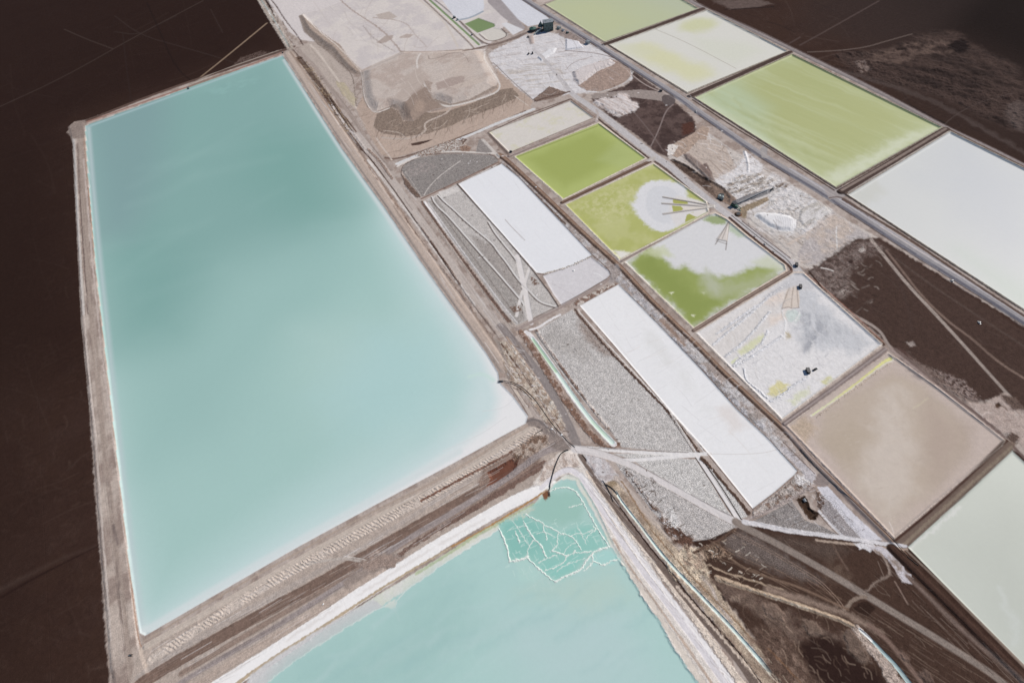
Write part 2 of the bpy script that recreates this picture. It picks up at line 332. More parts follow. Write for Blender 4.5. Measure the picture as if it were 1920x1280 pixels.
# ---- corridor along the east side of the great pond: bands laid side by side, offsets in metres
EDGE = [(530, 100), (640, 275), (720, 387), (790, 490), (850, 575), (912, 660), (935, 700)]
L([(541, 100), (652, 272), (733, 385), (804, 490), (866, 578), (926, 662), (944, 690)], [18, 22], (180, 164, 155), f=2, st=.14, mo=(1, .05), r='bank:east', h=1.4, hf=6)
L([(545, 98), (600, 178), (660, 262), (745, 385), (815, 485), (875, 570), (930, 645)], 4, (150, 132, 122), f=2, st=.2)
L([(560, 108), (600, 162), (640, 222), (680, 280)], [10, 9], (96, 78, 67), f=1.5, wp=(4, 2), mo=(4, .22), g=.6, h=-1.2, hf=5)
L([(575, 115), (612, 170), (655, 235)], 3, (142, 122, 104), f=1.2, wp=(4, 3), mo=(4, .3), g=.8, patch=(4, .3, .6))
L([(556, 92), (585, 118), (620, 165), (665, 225), (700, 285), (735, 318)], 8, (158, 144, 138), f=1.5, st=.2)
L([(548, 92), (572, 120), (625, 190), (700, 290)], 2.5, (108, 90, 82), f=1)
L([(622, 196), (650, 238), (668, 258), (690, 285)], [3, 6], (205, 196, 194), f=1, wp=(4, 1.5))
L([(668, 252), (700, 288), (740, 345), (790, 415), (850, 500), (905, 575), (945, 625)], 14, (184, 173, 168), f=2, st=.10, r='road:corridor')
L([(690, 300), (735, 357), (790, 432), (845, 510), (890, 572)], 5, (204, 197, 194), f=1.5, st=.15, wp=(3, 2))
L([(652, 250), (680, 283), (690, 292), (728, 342), (760, 387), (790, 430), (840, 502), (880, 562), (930, 628)], [2.4, 2.2], (72, 55, 50), f=.5, wp=(4, .8), h=-.8, hf=1.5)
L([(790, 428), (815, 463), (840, 498), (862, 533)], 3.5, (98, 78, 70), f=.8, wp=(4, 1.2), g=.6)
L([(672, 285), (720, 352), (790, 450), (860, 545), (925, 632)], 3, (128, 108, 99), f=1.5, wp=(3, 3), patch=(2, .4, .6), g=.6)
L([(690, 280), (715, 305), (735, 335)], 5, (150, 132, 124), wp=(4, 2), g=.7, mo=(4, .2))
L([(792, 378), (805, 400), (850, 465), (880, 506), (910, 546), (945, 592), (962, 610)], [6, 8], (112, 92, 84), f=1, wp=(4, 1.8), mo=(4, .25), g=.7, h=-.8, hf=3)
L([(796, 378), (850, 452), (890, 503), (915, 535), (968, 600)], [4.2, 4.2], (222, 218, 220), f=.7, r='salt:strip')
L([(935, 628), (960, 605), (985, 610)], 12, (170, 158, 152), f=2, st=.15)
L([(780, 372), (840, 455), (900, 540), (950, 606)], 4, (170, 158, 152), f=1, st=.2)
# south part of the corridor
L([(938, 612), (952, 626), (985, 668), (1010, 697), (1040, 745), (1062, 785), (1078, 825), (1082, 842)], [15, 15, 14, 14, 14, 15, 18, 20], (138, 129, 128), f=1.5, st=.16, r='road:corridor')
L([(950, 632), (985, 680), (1015, 722), (1045, 775)], 3.5, (160, 140, 128), f=1.5, st=.2)
L([(966, 618), (1000, 660), (1040, 718), (1070, 765), (1085, 800)], 4, (166, 148, 138), f=1.5, st=.2)
P([(936, 640), (955, 640), (1000, 700), (1040, 760), (1060, 800), (1050, 810), (1020, 790), (990, 745), (955, 712), (945, 690)], (160, 141, 128), f=2, wp=(4, 3), c2=(188, 176, 165), cn=(3, .45, .6), mo=(4, .1), g=.5)
L([(940, 645), (962, 678), (985, 705), (1010, 745), (1045, 800), (1062, 822)], 4, (102, 82, 72), f=1, wp=(4, 2), patch=(3, .3, .5), g=.6, h=-.8, hf=3)
L([(960, 650), (990, 690), (1020, 735), (1050, 780)], 5, (208, 200, 194), f=1.5, wp=(4, 2), patch=(3, .4, .6), g=.8)
L([(928, 635), (942, 655), (952, 690), (955, 708)], 6, (150, 138, 132), f=1.5, st=.1)
L([(950, 712), (975, 745), (992, 772), (1000, 792)], 6, (182, 170, 163), f=1.5, st=.2)
L([(952, 716), (975, 752), (990, 778)], 1.3, (110, 96, 92), f=.5)
P([(985, 787), (1000, 782), (1022, 792), (1045, 808), (1078, 832), (1062, 846), (1035, 842), (1022, 825), (1012, 803), (995, 800)], (138, 126, 122), f=2, wp=(3, 3), st=0, mo=(3, .12), r='road:junction')
L([(988, 790), (1005, 784), (1025, 800), (1040, 815)], 4, (118, 109, 108), f=1.5)
P([(960, 845), (1000, 815), (1025, 815), (1030, 832), (1000, 850), (965, 865)], (176, 160, 150), f=2, wp=(4, 3), c2=(120, 98, 86), cn=(3, .45, .6), g=.8)

# ---- the corner of the lower pond
P([(1048, 848), (1075, 842), (1095, 850), (1110, 880), (1160, 960), (1240, 1090), (1400, 1330), (1330, 1330), (1180, 1080), (1145, 1020), (1100, 935), (1066, 885), (1040, 900), (1020, 915), (1000, 905), (1020, 880)], (218, 210, 205), f=2, wp=(3, 2), mo=(3, .05), g=.3)
P([(1020, 870), (1055, 848), (1080, 850), (1088, 875), (1060, 880), (1035, 895), (1010, 905)], (208, 196, 190), f=2, wp=(3, 2), c2=(178, 162, 154), cn=(3, .5, .62), g=.5)
L([(1015, 915), (1035, 895), (1055, 882), (1073, 880), (1090, 895), (1110, 925), (1148, 988), (1187, 1047), (1257, 1138), (1325, 1230), (1372, 1300)], [8, 9, 10, 11, 11, 10, 10, 11, 12, 13, 14], (214, 209, 214), f=1, st=.07, g=.1, r='road:shore')
L([(1090, 888), (1120, 925), (1160, 985), (1200, 1045), (1268, 1135), (1340, 1232), (1388, 1300)], [6, 10], (231, 227, 229), f=1.2, wp=(4, 1.5), g=.08)
L([(1102, 885), (1135, 930), (1175, 985), (1215, 1040), (1284, 1133), (1356, 1232), (1405, 1300)], [8, 13], (212, 198, 187), f=1, wp=(4, 2.5), mo=(4, .12), g=.5)
L([(1150, 1010), (1178, 1060), (1230, 1130), (1290, 1215), (1345, 1295)], [4, 5], (178, 160, 148), f=1, wp=(3, 1), st=.2)
L([(1160, 1035), (1182, 1075), (1218, 1125), (1260, 1190), (1300, 1255), (1330, 1300)], [6, 16], (212, 202, 194), f=1, wp=(4, 2), g=.15, mo=(3, .05))
L([(1087, 852), (1105, 880), (1125, 912), (1150, 945), (1175, 980), (1212, 1025), (1250, 1073), (1290, 1125), (1340, 1185), (1378, 1225), (1425, 1295)], [8, 9, 10, 11, 12, 12, 13, 13, 14, 15, 16], (112, 98, 92), f=1, st=.14, g=.3, r='road:outer')
L([(1090, 850), (1118, 890), (1148, 930), (1182, 978), (1222, 1030), (1262, 1078), (1300, 1128), (1348, 1180), (1390, 1228), (1438, 1296)], [2.5, 4], (52, 36, 32), f=.6, wp=(4, .8), h=-1.6, hf=2.5)
P([(1095, 848), (1118, 845), (1135, 860), (1160, 890), (1185, 925), (1150, 930), (1120, 895), (1100, 865)], (200, 195, 198), f=2, wp=(3, 3), c2=(178, 168, 168), cn=(3, .45, .6), g=.4)
P([(1130, 905), (1150, 900), (1165, 905), (1185, 935), (1225, 980), (1260, 1010), (1300, 1040), (1340, 1085), (1370, 1140), (1400, 1180), (1440, 1230), (1490, 1300), (1440, 1300), (1385, 1222), (1300, 1120), (1200, 990), (1150, 930)], (184, 167, 150), f=3, wp=(3, 4), c2=(152, 134, 120), cn=(2, .45, .62), mo=(4, .14), g=.6)
P([(1140, 902), (1158, 900), (1158, 908), (1142, 914)], (150, 132, 112), f=1.5, wp=(4, 2))
L([(1155, 895), (1185, 925), (1225, 975), (1255, 1005), (1290, 1040), (1320, 1075)], [10, 12], (176, 164, 158), f=3, st=.2)
P([(1245, 1050), (1290, 1020), (1330, 1040), (1335, 1075), (1300, 1100), (1270, 1085)], (198, 182, 164), f=3, wp=(3, 5), mo=(4, .22), g=.8, c2=(160, 140, 126), cn=(3, .5, .62), zr=(3, 1))
L([(1315, 1080), (1335, 1100), (1345, 1130), (1372, 1165)], 5, (182, 170, 165), f=2, st=.1)
L([(1160, 905), (1190, 955), (1225, 1010), (1262, 1052), (1300, 1095), (1350, 1145), (1420, 1220), (1475, 1290)], 3, (142, 118, 98), f=1, off=6, wp=(3, 2))
L([(1270, 1100), (1310, 1145), (1360, 1200), (1420, 1270), (1440, 1296)], 5, (198, 182, 170), f=1.2, wp=(4, 2), mo=(4, .15))
L([(1298, 1125), (1345, 1175), (1400, 1240), (1430, 1280)], 4, (86, 68, 62), f=1.5, wp=(3, 3), patch=(3, .4, .55), g=.8)
# shallow cyan channel
CH = [(1155, 922), (1165, 940), (1200, 984), (1228, 1022), (1255, 1055), (1305, 1107), (1355, 1158), (1415, 1225), (1470, 1290)]
L(CH, [4.5, 10], (214, 206, 200), f=1, wp=(4, 1), h=-.2, hf=2)
L(CH, [2.6, 3, 3.6, 4, 4.6, 5, 5.5, 6.5, 8], (196, 214, 213), f=.6, g=.02, wt=1, r='channel:cyan', h=-.8, hf=1.5)

# ---- upper left: tailings terraces
P([(478, -60), (980, -60), (985, 0), (905, 100), (880, 95), (770, 120), (680, 132), (650, 105), (600, 80), (565, 75), (545, 62), (500, 0)], (206, 198, 198), f=2, mo=(1, .04), g=.12, r='terrace:back')
P([(560, 90), (575, 82), (592, 78), (612, 92), (640, 118), (662, 142), (668, 180), (662, 200), (650, 192), (620, 160), (590, 120)], (178, 165, 158), f=3, mo=(2, .05), g=.2)
L([(582, 84), (605, 108), (640, 160), (672, 208), (700, 248), (735, 295)], 4, (196, 184, 176), f=1.5, st=.1)
P([(628, 152), (645, 155), (668, 185), (664, 200), (640, 175)], (178, 166, 146), f=3, wp=(3, 4), mo=(3, .1))
# lower brown slopes and their floor
P([(668, 205), (680, 180), (700, 210), (760, 222), (850, 200), (920, 178), (935, 150), (930, 120), (925, 105), (960, 155), (1000, 190), (990, 205), (735, 296), (715, 290), (690, 250)], (176, 157, 146), f=2, mo=(2, .06), g=.2, st=0)
P([(700, 236), (735, 298), (800, 278), (900, 245), (1000, 207), (985, 190), (960, 195), (900, 222), (850, 238), (800, 250), (760, 256)], (180, 161, 150), f=3, mo=(2, .04), g=.18)
P([(706, 214), (735, 201), (752, 212), (757, 228), (775, 226), (795, 210), (812, 212), (840, 208), (890, 192), (938, 168), (960, 165), (975, 180), (940, 198), (890, 216), (845, 236), (805, 250), (760, 256), (715, 250), (700, 236)], (136, 120, 110), f=1.5, wp=(3, 3), ws=(.14, -.35, 1, 40, 5), g=.5)
# raised platforms (real slopes)
P([(560, 30), (572, 25), (600, 58), (622, 74), (637, 83), (650, 102), (668, 122), (678, 133), (740, 104), (754, 96), (840, 95), (905, 92), (935, 148), (932, 165), (880, 190), (845, 199), (815, 189), (800, 195), (795, 212), (775, 228), (755, 226), (745, 206), (730, 201), (704, 212), (688, 200), (681, 182), (677, 140), (664, 140), (645, 128), (620, 100), (595, 82), (570, 60)], (152, 137, 129), f=1.2, wp=(4, 1.5), mo=(3, .06), g=.4, r='terrace:front', h=7.5, hf=34)
P([(566, 26), (600, 20), (700, -20), (905, 90), (935, 148), (932, 160), (880, 187), (845, 196), (815, 186), (795, 180), (765, 195), (735, 198), (704, 210), (691, 200), (684, 180), (680, 132), (668, 118), (650, 100), (637, 82), (600, 56), (575, 36)], (190, 178, 172), f=1.2, wp=(4, 1), mo=(2, .06), g=.2, r='terrace:front', c2=(178, 163, 156), cn=(1, .45, .6), zp=0)
P([(566, 26), (600, 20), (700, -20), (760, -60), (985, -60), (905, 95), (850, 98), (800, 99), (755, 96), (740, 103), (679, 131), (668, 118), (650, 100), (637, 82), (600, 56), (575, 36)], (207, 199, 196), f=1, mo=(1, .03), g=.10, c2=(198, 190, 190), cn=(1, .4, .6), r='terrace:front')
P([(860, 92), (905, 100), (930, 135), (905, 160), (860, 172), (820, 165), (800, 140), (800, 110)], (190, 176, 168), f=4, mo=(1, .04), patch=(0, .2, .5))
P([(765, 165), (795, 155), (812, 160), (808, 182), (775, 200), (765, 188)], (164, 148, 140), f=2, wp=(3, 4), mo=(3, .06), g=.3)
P([(818, 162), (850, 150), (872, 148), (872, 158), (845, 168), (822, 174)], (168, 152, 146), f=2, wp=(3, 4), g=.2)
P([(706, 80), (722, 68), (738, 66), (736, 72), (724, 80), (712, 82)], (172, 158, 152), f=1.5, wp=(4, 2))
P([(704, 28), (730, 22), (745, 32), (735, 36), (712, 36)], (182, 170, 164), f=2, wp=(4, 2))
P([(748, 70), (762, 64), (776, 65), (768, 71), (752, 72)], (178, 164, 158), f=1.5)
L([(638, 0), (660, 20), (700, 45), (725, 65), (745, 88), (752, 98)], [2, 3], (166, 150, 144), f=1, wp=(3, 3), mo=(3, .1))
L([(752, 97), (800, 98), (850, 95), (900, 92), (930, 88)], 2.2, (158, 142, 134), f=1, wp=(3, 2))
L([(680, 48), (690, 62), (706, 76), (740, 97)], 1, (140, 126, 122), f=.5, wp=(3, 3))
L([(700, 33), (760, 40), (775, 62), (800, 88)], 1, (168, 152, 146), f=.5, wp=(3, 3))
L([(804, 110), (806, 118), (830, 112), (845, 104), (870, 105), (880, 122)], 1.4, (158, 144, 138), f=.6, wp=(3, 2))
L([(790, 105), (782, 118), (784, 135), (797, 165), (812, 188), (828, 198), (845, 200), (880, 192), (915, 180), (933, 172), (938, 162), (934, 150), (918, 128), (908, 112), (909, 97)], 3.2, (206, 198, 194), f=.7, r='road:terrace')
L([(845, 202), (838, 212), (825, 218), (800, 228), (795, 236), (800, 246), (770, 262), (715, 258)], 3, (182, 168, 160), f=1)
L([(720, 245), (750, 248), (762, 260)], 1.4, (178, 164, 156), f=.8)
L([(965, 180), (990, 198)], 1.4, (196, 184, 176), f=.6)
P([(770, 269), (785, 266), (812, 261), (800, 267), (785, 272), (772, 273)], (84, 66, 60), f=.8, wp=(4, 1.2), g=.5, h=-2, hf=3)
L([(722, 296), (740, 299), (780, 288), (850, 262), (930, 232), (985, 208)], [3, 2.4], (118, 98, 90), f=1, wp=(4, 1.5), h=-1, hf=2.5)
L([(745, 307), (800, 285), (870, 258), (940, 228), (1000, 205)], [5, 4.5], (206, 204, 206), f=.7, wp=(4, 1), r='salt:strip')
L([(735, 300), (728, 290), (716, 275), (705, 258)], 3, (196, 182, 174), f=1)
L([(566, 28), (600, 60), (632, 86), (650, 104), (668, 124), (679, 136), (682, 182), (692, 202), (704, 213), (730, 203)], 1.6, (214, 206, 202), f=.6, wp=(4, 1), a=.8)
scat([(562, 40), (600, 70), (640, 96), (676, 140), (676, 195), (700, 212), (700, 236), (684, 228), (664, 170), (640, 125), (600, 90)], 90, 5, 14, [(-.75, .6), (-.9, .2)], [(172, 158, 150), (128, 112, 104)], a=(.2, .6))
L([(592, 80), (612, 94), (622, 104), (634, 116), (645, 122), (660, 140), (664, 160), (668, 200)], 1.2, (108, 94, 88), f=.5, wp=(4, 3), a=.9)
scat([(700, 238), (760, 256), (850, 236), (960, 182), (975, 190), (850, 245), (760, 262), (706, 250)], 70, 6, 16, [(-.35, 1), (.1, 1)], [(150, 134, 124), (108, 92, 84)], a=(.3, .8))
P([(800, 168), (812, 184), (832, 200), (812, 206), (796, 212), (780, 226), (762, 224), (758, 205), (772, 185)], (148, 131, 122), f=3, wp=(3, 4), mo=(3, .04), g=.2)
P([(760, 150), (790, 130), (800, 160), (765, 190), (750, 205), (742, 190)], (180, 166, 159), f=8, wp=(2, 6), g=.1)
# left margin of the terraces
L([(478, -20), (500, 20), (545, 92)], 12, (170, 158, 150), f=1.5, wp=(4, 2), mo=(4, .22), g=.7)
L([(486, -5), (510, 30), (542, 88)], 1.8, (150, 163, 163), f=.5, r='channel:north')
L([(500, -10), (520, 14), (530, 32), (560, 70), (568, 85)], 2, (80, 62, 58), f=.8, wp=(4, 2), h=-1, hf=2)
# ---- top: plant ponds and channel
L([(794, -10), (850, 40), (885, 72), (898, 84)], 3.8, (122, 142, 100), f=.6, g=.03, wt=1, r='channel:green_far', h=-.6, hf=2)
L([(775, -10), (830, 35), (850, 70), (858, 88)], 4, (200, 190, 184), f=1.5)
L([(785, -10), (840, 42), (880, 80), (890, 92)], 3, (148, 134, 128), f=1, g=.6)
L([(798, -14), (856, 32), (905, 82)], 2.4, (142, 132, 134), f=1, g=.5)
P([(815, -20), (905, -20), (908, 15), (905, 22), (880, 35), (862, 38), (850, 30)], (206, 206, 214), f=1, mo=(1, .03), g=.1, r='saltflat:stack')
L([(858, 38), (882, 34), (905, 22)], 3, (160, 166, 176), f=1)
P([(925, -20), (985, -10), (1032, 38), (1030, 42), (990, 50), (955, 25)], (208, 208, 216), f=1, mo=(1, .03), g=.1, r='saltflat:stack2')
P([(910, -20), (922, -20), (985, 52), (978, 60), (940, 30), (915, 5)], (158, 150, 152), f=1, st=0, mo=(2, .1))
P([(940, 45), (950, 42), (982, 56), (962, 66)], (210, 208, 212), f=.8, g=.1)
P([(871, 45), (897, 34), (927, 45), (928, 50), (895, 62)], (122, 140, 96), f=.7, g=.03, wt=1, r='pond:plant_green', h=-1, hf=3)
P([(900, 62), (925, 52), (940, 55), (953, 64), (950, 69), (922, 78), (916, 77)], (202, 196, 190), f=.8, g=.1, r='pond:plant_pale', h=-1, hf=3)
L([(898, 64), (917, 80), (955, 68), (940, 54)], 1.6, (100, 84, 80), f=.7)
L([(862, 40), (890, 68), (912, 84), (935, 82), (975, 66), (1010, 52)], 3, (132, 118, 114), f=1, g=.6, mo=(3, .15), r='road:plant')
L([(870, 97), (910, 87), (950, 78), (985, 64)], 3.2, (124, 108, 102), f=1, mo=(3, .2), g=.6)

# ---- white salt stockpile south of the plant
P([(915, 100), (955, 80), (985, 66), (1020, 60), (1060, 66), (1102, 80), (1150, 108), (1185, 128), (1188, 147), (1170, 158), (1125, 173), (1072, 176), (1035, 182), (1004, 190), (985, 176), (960, 155), (925, 122)], (208, 204, 207), f=4, wp=(3, 7), mo=(4, .04), c2=(184, 177, 177), cn=(-1, .58, .85), ws=(.06, 1, -.15, 60, 9), g=.15, r='saltyard:north', zr=(2, .8))
P([(940, 120), (1040, 118), (1070, 150), (1000, 170), (960, 150)], (184, 176, 172), f=8, ws=(.1, 1, -.1, 50, 6), patch=(-1, .4, .75))
P([(1042, 48), (1070, 60), (1102, 76), (1095, 84), (1070, 78), (1048, 66)], (146, 132, 128), f=3, wp=(3, 3), mo=(3, .15), g=.5)
L([(1008, 98), (1030, 122), (1060, 158), (1076, 180)], [4, 6], (176, 172, 175), f=2, st=.15)
P([(1006, 108), (1030, 92), (1045, 90), (1040, 100), (1015, 116)], (216, 214, 218), f=1.2, h=3, hf=6)
P([(1060, 72), (1085, 78), (1095, 90), (1060, 95)], (214, 212, 218), f=1.5, wp=(4, 1), h=2.5, hf=5)
L([(1060, 95), (1100, 98), (1130, 102), (1158, 112)], 1.6, (150, 140, 140), f=.8)
P([(1078, 150), (1092, 135), (1115, 118), (1145, 110), (1165, 118), (1183, 130), (1183, 145), (1168, 158), (1128, 172), (1100, 170), (1085, 162)], (158, 138, 129), f=1.2, wp=(4, 2.5), mo=(3, .12), g=.4)
P([(1072, 135), (1100, 122), (1145, 111), (1153, 118), (1145, 124), (1120, 134), (1100, 150), (1086, 160), (1075, 152)], (203, 194, 194), f=1, wp=(3, 3), mo=(2, .03), g=.2, r='heap:plateau', h=4, hf=11)
L([(1060, 132), (1072, 118), (1110, 106)], 1, (168, 158, 158), wp=(3, 2))
P([(990, 68), (1000, 66), (1002, 82), (994, 84)], (176, 162, 158), f=1.5, wp=(4, 1.5), h=2.5, hf=4)
P([(1030, 162), (1065, 174), (1040, 184), (1005, 191), (1000, 186)], (126, 108, 100), f=1, wp=(4, 2), g=.6, mo=(3, .15))
L([(925, 118), (960, 152), (1000, 188)], 1, (104, 90, 86), f=.5, wp=(3, 1))
# dark ground between the roads, north
P([(1183, 132), (1196, 140), (1235, 168), (1262, 188), (1300, 222), (1305, 235), (1304, 248), (1282, 262), (1256, 275), (1252, 296), (1226, 282), (1195, 255), (1150, 224), (1112, 192), (1108, 184), (1170, 162), (1186, 150)], (92, 76, 73), f=3, wp=(3, 4), mo=(2, .14), c2=(72, 58, 56), cn=(2, .45, .62), g=.3)
P([(1278, 232), (1300, 228), (1302, 246), (1280, 255)], (82, 55, 48), f=4, wp=(3, 5), g=.5)
P([(1108, 178), (1150, 172), (1200, 168), (1240, 172), (1262, 188), (1245, 190), (1160, 180), (1112, 186)], (150, 138, 134), f=2, wp=(4, 2), st=0, mo=(3, .1))
P([(1240, 178), (1262, 178), (1268, 192), (1256, 200), (1242, 194)], (96, 86, 86), f=1.2, rnd=1)
P([(1112, 192), (1130, 182), (1148, 184), (1160, 174), (1176, 176), (1182, 188), (1196, 194), (1197, 204), (1180, 212), (1162, 219), (1148, 214), (1130, 204)], (208, 200, 200), f=5, wp=(3, 8), c2=(180, 166, 162), cn=(-1, .45, .8), ws=(.05, 1, .5, 30, 6), g=.25, r='heap:spill', zr=(3, .5), h=1.8, hf=14)
L([(1262, 196), (1248, 208), (1235, 245), (1220, 275)], 2.5, (128, 114, 112), f=.8)
L([(1190, 212), (1218, 245), (1245, 285)], 2.2, (112, 98, 96), f=1, a=.7)
L([(1190, 128), (1182, 146), (1165, 160), (1130, 172), (1100, 176)], 1.8, (186, 178, 176), f=.8)
L([(1184, 140), (1210, 160), (1238, 172), (1262, 178), (1290, 200)], 2, (160, 146, 142), f=1)

# ---- processed ground east of the pale road
K3 = [(1252, 296), (1256, 280), (1290, 262), (1306, 250), (1312, 240), (1330, 250), (1365, 275), (1415, 303), (1460, 330), (1510, 362), (1560, 395), (1600, 420), (1648, 446), (1604, 449), (1535, 497), (1512, 506), (1488, 492), (1420, 432), (1370, 392), (1330, 352)]
P(K3, (196, 187, 183), f=3, wp=(3, 4), c2=(160, 148, 142), cn=(-1, .55, .8), ws=(.08, 1, .6, 50, 7), mo=(3, .05), g=.22, zr=(3, .5))
P([(1252, 288), (1262, 270), (1300, 250), (1315, 236), (1330, 240), (1325, 262), (1300, 280), (1270, 296)], (170, 150, 138), f=2, wp=(3, 2), mo=(3, .12), g=.5)
P([(1252, 272), (1262, 270), (1272, 274), (1262, 290), (1252, 292)], (214, 206, 202), f=1, wp=(4, 1.5), mo=(4, .1))
P([(1288, 286), (1310, 262), (1340, 262), (1362, 278), (1375, 305), (1390, 322), (1350, 342), (1325, 318), (1300, 300)], (186, 172, 164), f=2, wp=(3, 2), mo=(2, .05), g=.2)
P([(1280, 288), (1292, 288), (1315, 305), (1335, 325), (1340, 338), (1325, 336), (1300, 312), (1285, 298)], (138, 124, 120), f=1.2, wp=(4, 1), g=.4, h=2, hf=6)
P([(1308, 315), (1325, 305), (1336, 326), (1330, 336), (1318, 330)], (120, 104, 100), f=2, wp=(3, 3))
for q in ([(1330, 300), (1350, 320), (1362, 332)], [(1345, 295), (1372, 318)], [(1365, 290), (1352, 282), (1358, 275)], [(1300, 305), (1325, 330), (1338, 342)]):
    L(q, 1.2, (152, 136, 128), f=.6, wp=(3, 1))
P([(1345, 335), (1375, 322), (1392, 300), (1400, 285), (1420, 300), (1432, 310), (1425, 325), (1400, 335), (1385, 355), (1352, 350), (1335, 345)], (212, 208, 211), f=2, wp=(3, 6), mo=(3, .05), g=.3, patch=(3, .22, .5, 0))
L([(1396, 285), (1404, 310), (1402, 322)], 7, (218, 215, 218), f=1.5, wp=(3, 2), st=.12, h=2.5, hf=6)
P([(1380, 330), (1420, 325), (1465, 340), (1475, 352), (1440, 352), (1400, 366), (1372, 368), (1362, 352)], (160, 149, 141), f=3, wp=(3, 5), mo=(4, .2), g=.9, zr=(3, .8), c2=(206, 202, 203), cn=(-1, .45, .65), ws=(.1, 1, -.35, 26, 4))
P([(1452, 345), (1465, 340), (1478, 350), (1470, 360), (1455, 356)], (118, 104, 96), f=3, wp=(3, 3), g=.5)
P([(1445, 350), (1500, 355), (1560, 392), (1545, 430), (1500, 440), (1470, 405), (1440, 390)], (196, 192, 192), f=3, wp=(3, 4), mo=(3, .08), g=.6, zr=(3, .6), ws=(.1, .5, 1, 30, 5), patch=(3, .2, .5, 0))
P([(1520, 400), (1560, 395), (1600, 425), (1640, 445), (1600, 448), (1560, 475), (1530, 495), (1502, 495), (1495, 475), (1510, 450)], (190, 176, 168), f=2, wp=(3, 3), mo=(2, .06), g=.35, c2=(178, 170, 170), cn=(1, .45, .6))
P([(1500, 392), (1530, 378), (1548, 386), (1560, 398), (1530, 415), (1505, 425), (1495, 412)], (186, 180, 176), f=1.2, wp=(4, 1.5), mo=(4, .12), g=.5, h=2, hf=6)
L([(1512, 432), (1550, 407)], 3, (160, 152, 150), f=1, mo=(4, .3))
L([(1569, 425), (1568, 445), (1570, 466)], 2.2, (212, 208, 208), f=1, wp=(3, 1))
L([(1535, 496), (1570, 468), (1605, 447)], 3.5, (192, 184, 182), f=1)
L([(1478, 458), (1510, 440), (1540, 412)], 5, (196, 182, 174), f=3)
P([(1345, 332), (1385, 305), (1400, 288), (1440, 315), (1500, 357), (1558, 393), (1540, 432), (1480, 446), (1425, 432), (1392, 385), (1355, 352)], (210, 206, 208), f=9, wp=(2, 10), ws=(.06, .8, -.5, 40, 6), patch=(-1, .3, .7), g=.3, a=.8)
# the cut beside the pale road
P([(1256, 300), (1262, 297), (1290, 310), (1318, 330), (1338, 340), (1358, 352), (1372, 370), (1368, 380), (1350, 378), (1325, 358), (1298, 335), (1275, 318)], (80, 65, 59), f=1.2, wp=(4, 1.5), c2=(108, 92, 84), cn=(2, .45, .6), mo=(4, .2), g=.6, h=-3, hf=6)
P([(1330, 340), (1350, 347), (1372, 365), (1385, 378), (1378, 388), (1360, 382), (1345, 365)], (130, 112, 102), f=2, wp=(4, 2), g=.6, mo=(4, .2))
# conveyor bed and brown flank
P([(1372, 378), (1400, 366), (1440, 355), (1452, 352), (1452, 357), (1432, 368), (1400, 378), (1382, 386)], (132, 129, 132), f=1, st=0, g=.4, h=3, hf=5)
L([(1374, 380), (1410, 365), (1448, 354)], 1.4, (98, 96, 102), f=.5)
L([(1380, 388), (1410, 376), (1438, 365)], 1.2, (196, 190, 188), f=.5)
P([(1386, 390), (1420, 376), (1440, 368), (1442, 375), (1425, 385), (1402, 395), (1398, 410), (1390, 408)], (146, 130, 112), f=2, wp=(4, 2), mo=(4, .15), g=.5)
# white fan heap
P([(1405, 412), (1412, 398), (1428, 394), (1440, 398), (1460, 392), (1500, 400), (1505, 425), (1485, 435), (1455, 440), (1430, 428)], (196, 190, 188), f=2, wp=(4, 2), mo=(3, .06))
P([(1414, 405), (1418, 399), (1432, 398), (1462, 400), (1480, 404), (1494, 412), (1492, 428), (1486, 434), (1462, 434), (1440, 425)], (220, 218, 221), f=1, wp=(4, 1.2), mo=(3, .03), g=.15, r='heap:fan', h=3.4, hf=11)
for k in range(9):
    L([(1452 + k * 4.5, 408 + k * .6), (1456 + k * 4.2, 420), (1453 + k * 4.5, 433 - k * .3)], 1.1, (196, 193, 198), f=.6)
L([(1403, 400), (1405, 412), (1440, 436), (1470, 462), (1490, 480)], 3, (172, 165, 163), f=1.2, st=.1)

# ---- dark field at the right with its tracks
K5 = [(1512, 512), (1535, 497), (1604, 447), (1650, 447), (1935, 628), (1935, 790), (1885, 733), (1848, 755), (1810, 752), (1740, 700), (1672, 648), (1600, 592), (1545, 545)]
P(K5, (72, 56, 51), f=7, wp=(3, 6), mo=(1, .08), g=.4)
P([(1512, 512), (1540, 497), (1600, 455), (1640, 450), (1660, 465), (1610, 490), (1590, 520), (1600, 548), (1575, 560), (1545, 545)], (120, 106, 102), f=10, wp=(3, 7), c2=(92, 77, 73), cn=(3, .45, .6), mo=(4, .2), g=.8)
P([(1565, 548), (1585, 540), (1590, 546), (1575, 552)], (160, 148, 144), f=3, wp=(4, 3), patch=(4, .4, .6))
P([(1610, 470), (1618, 462), (1622, 468), (1616, 474)], (178, 168, 164), f=2, wp=(4, 3))
P([(1590, 490), (1598, 487), (1600, 492), (1593, 494)], (55, 42, 40), f=1.2)
P([(1745, 690), (1775, 700), (1805, 712), (1835, 745), (1812, 752), (1780, 730), (1755, 712)], (140, 124, 120), f=4, wp=(4, 5), patch=(4, .3, .6), g=.9)
P([(1700, 642), (1712, 640), (1718, 648), (1706, 650)], (150, 138, 134), f=2, wp=(4, 2))
L([(1634, 450), (1660, 482), (1700, 532), (1755, 590), (1810, 650), (1850, 695), (1886, 735), (1935, 785)], [6, 5], (156, 143, 137), f=1.2, st=.12, r='road:field')
L([(1662, 470), (1690, 505), (1728, 555), (1780, 605), (1820, 632), (1870, 678), (1930, 715)], 4, (122, 103, 95), f=1.6, a=.9)
L([(1680, 485), (1740, 530), (1800, 570), (1860, 610), (1930, 655)], 3, (90, 76, 71), f=3, a=.7)
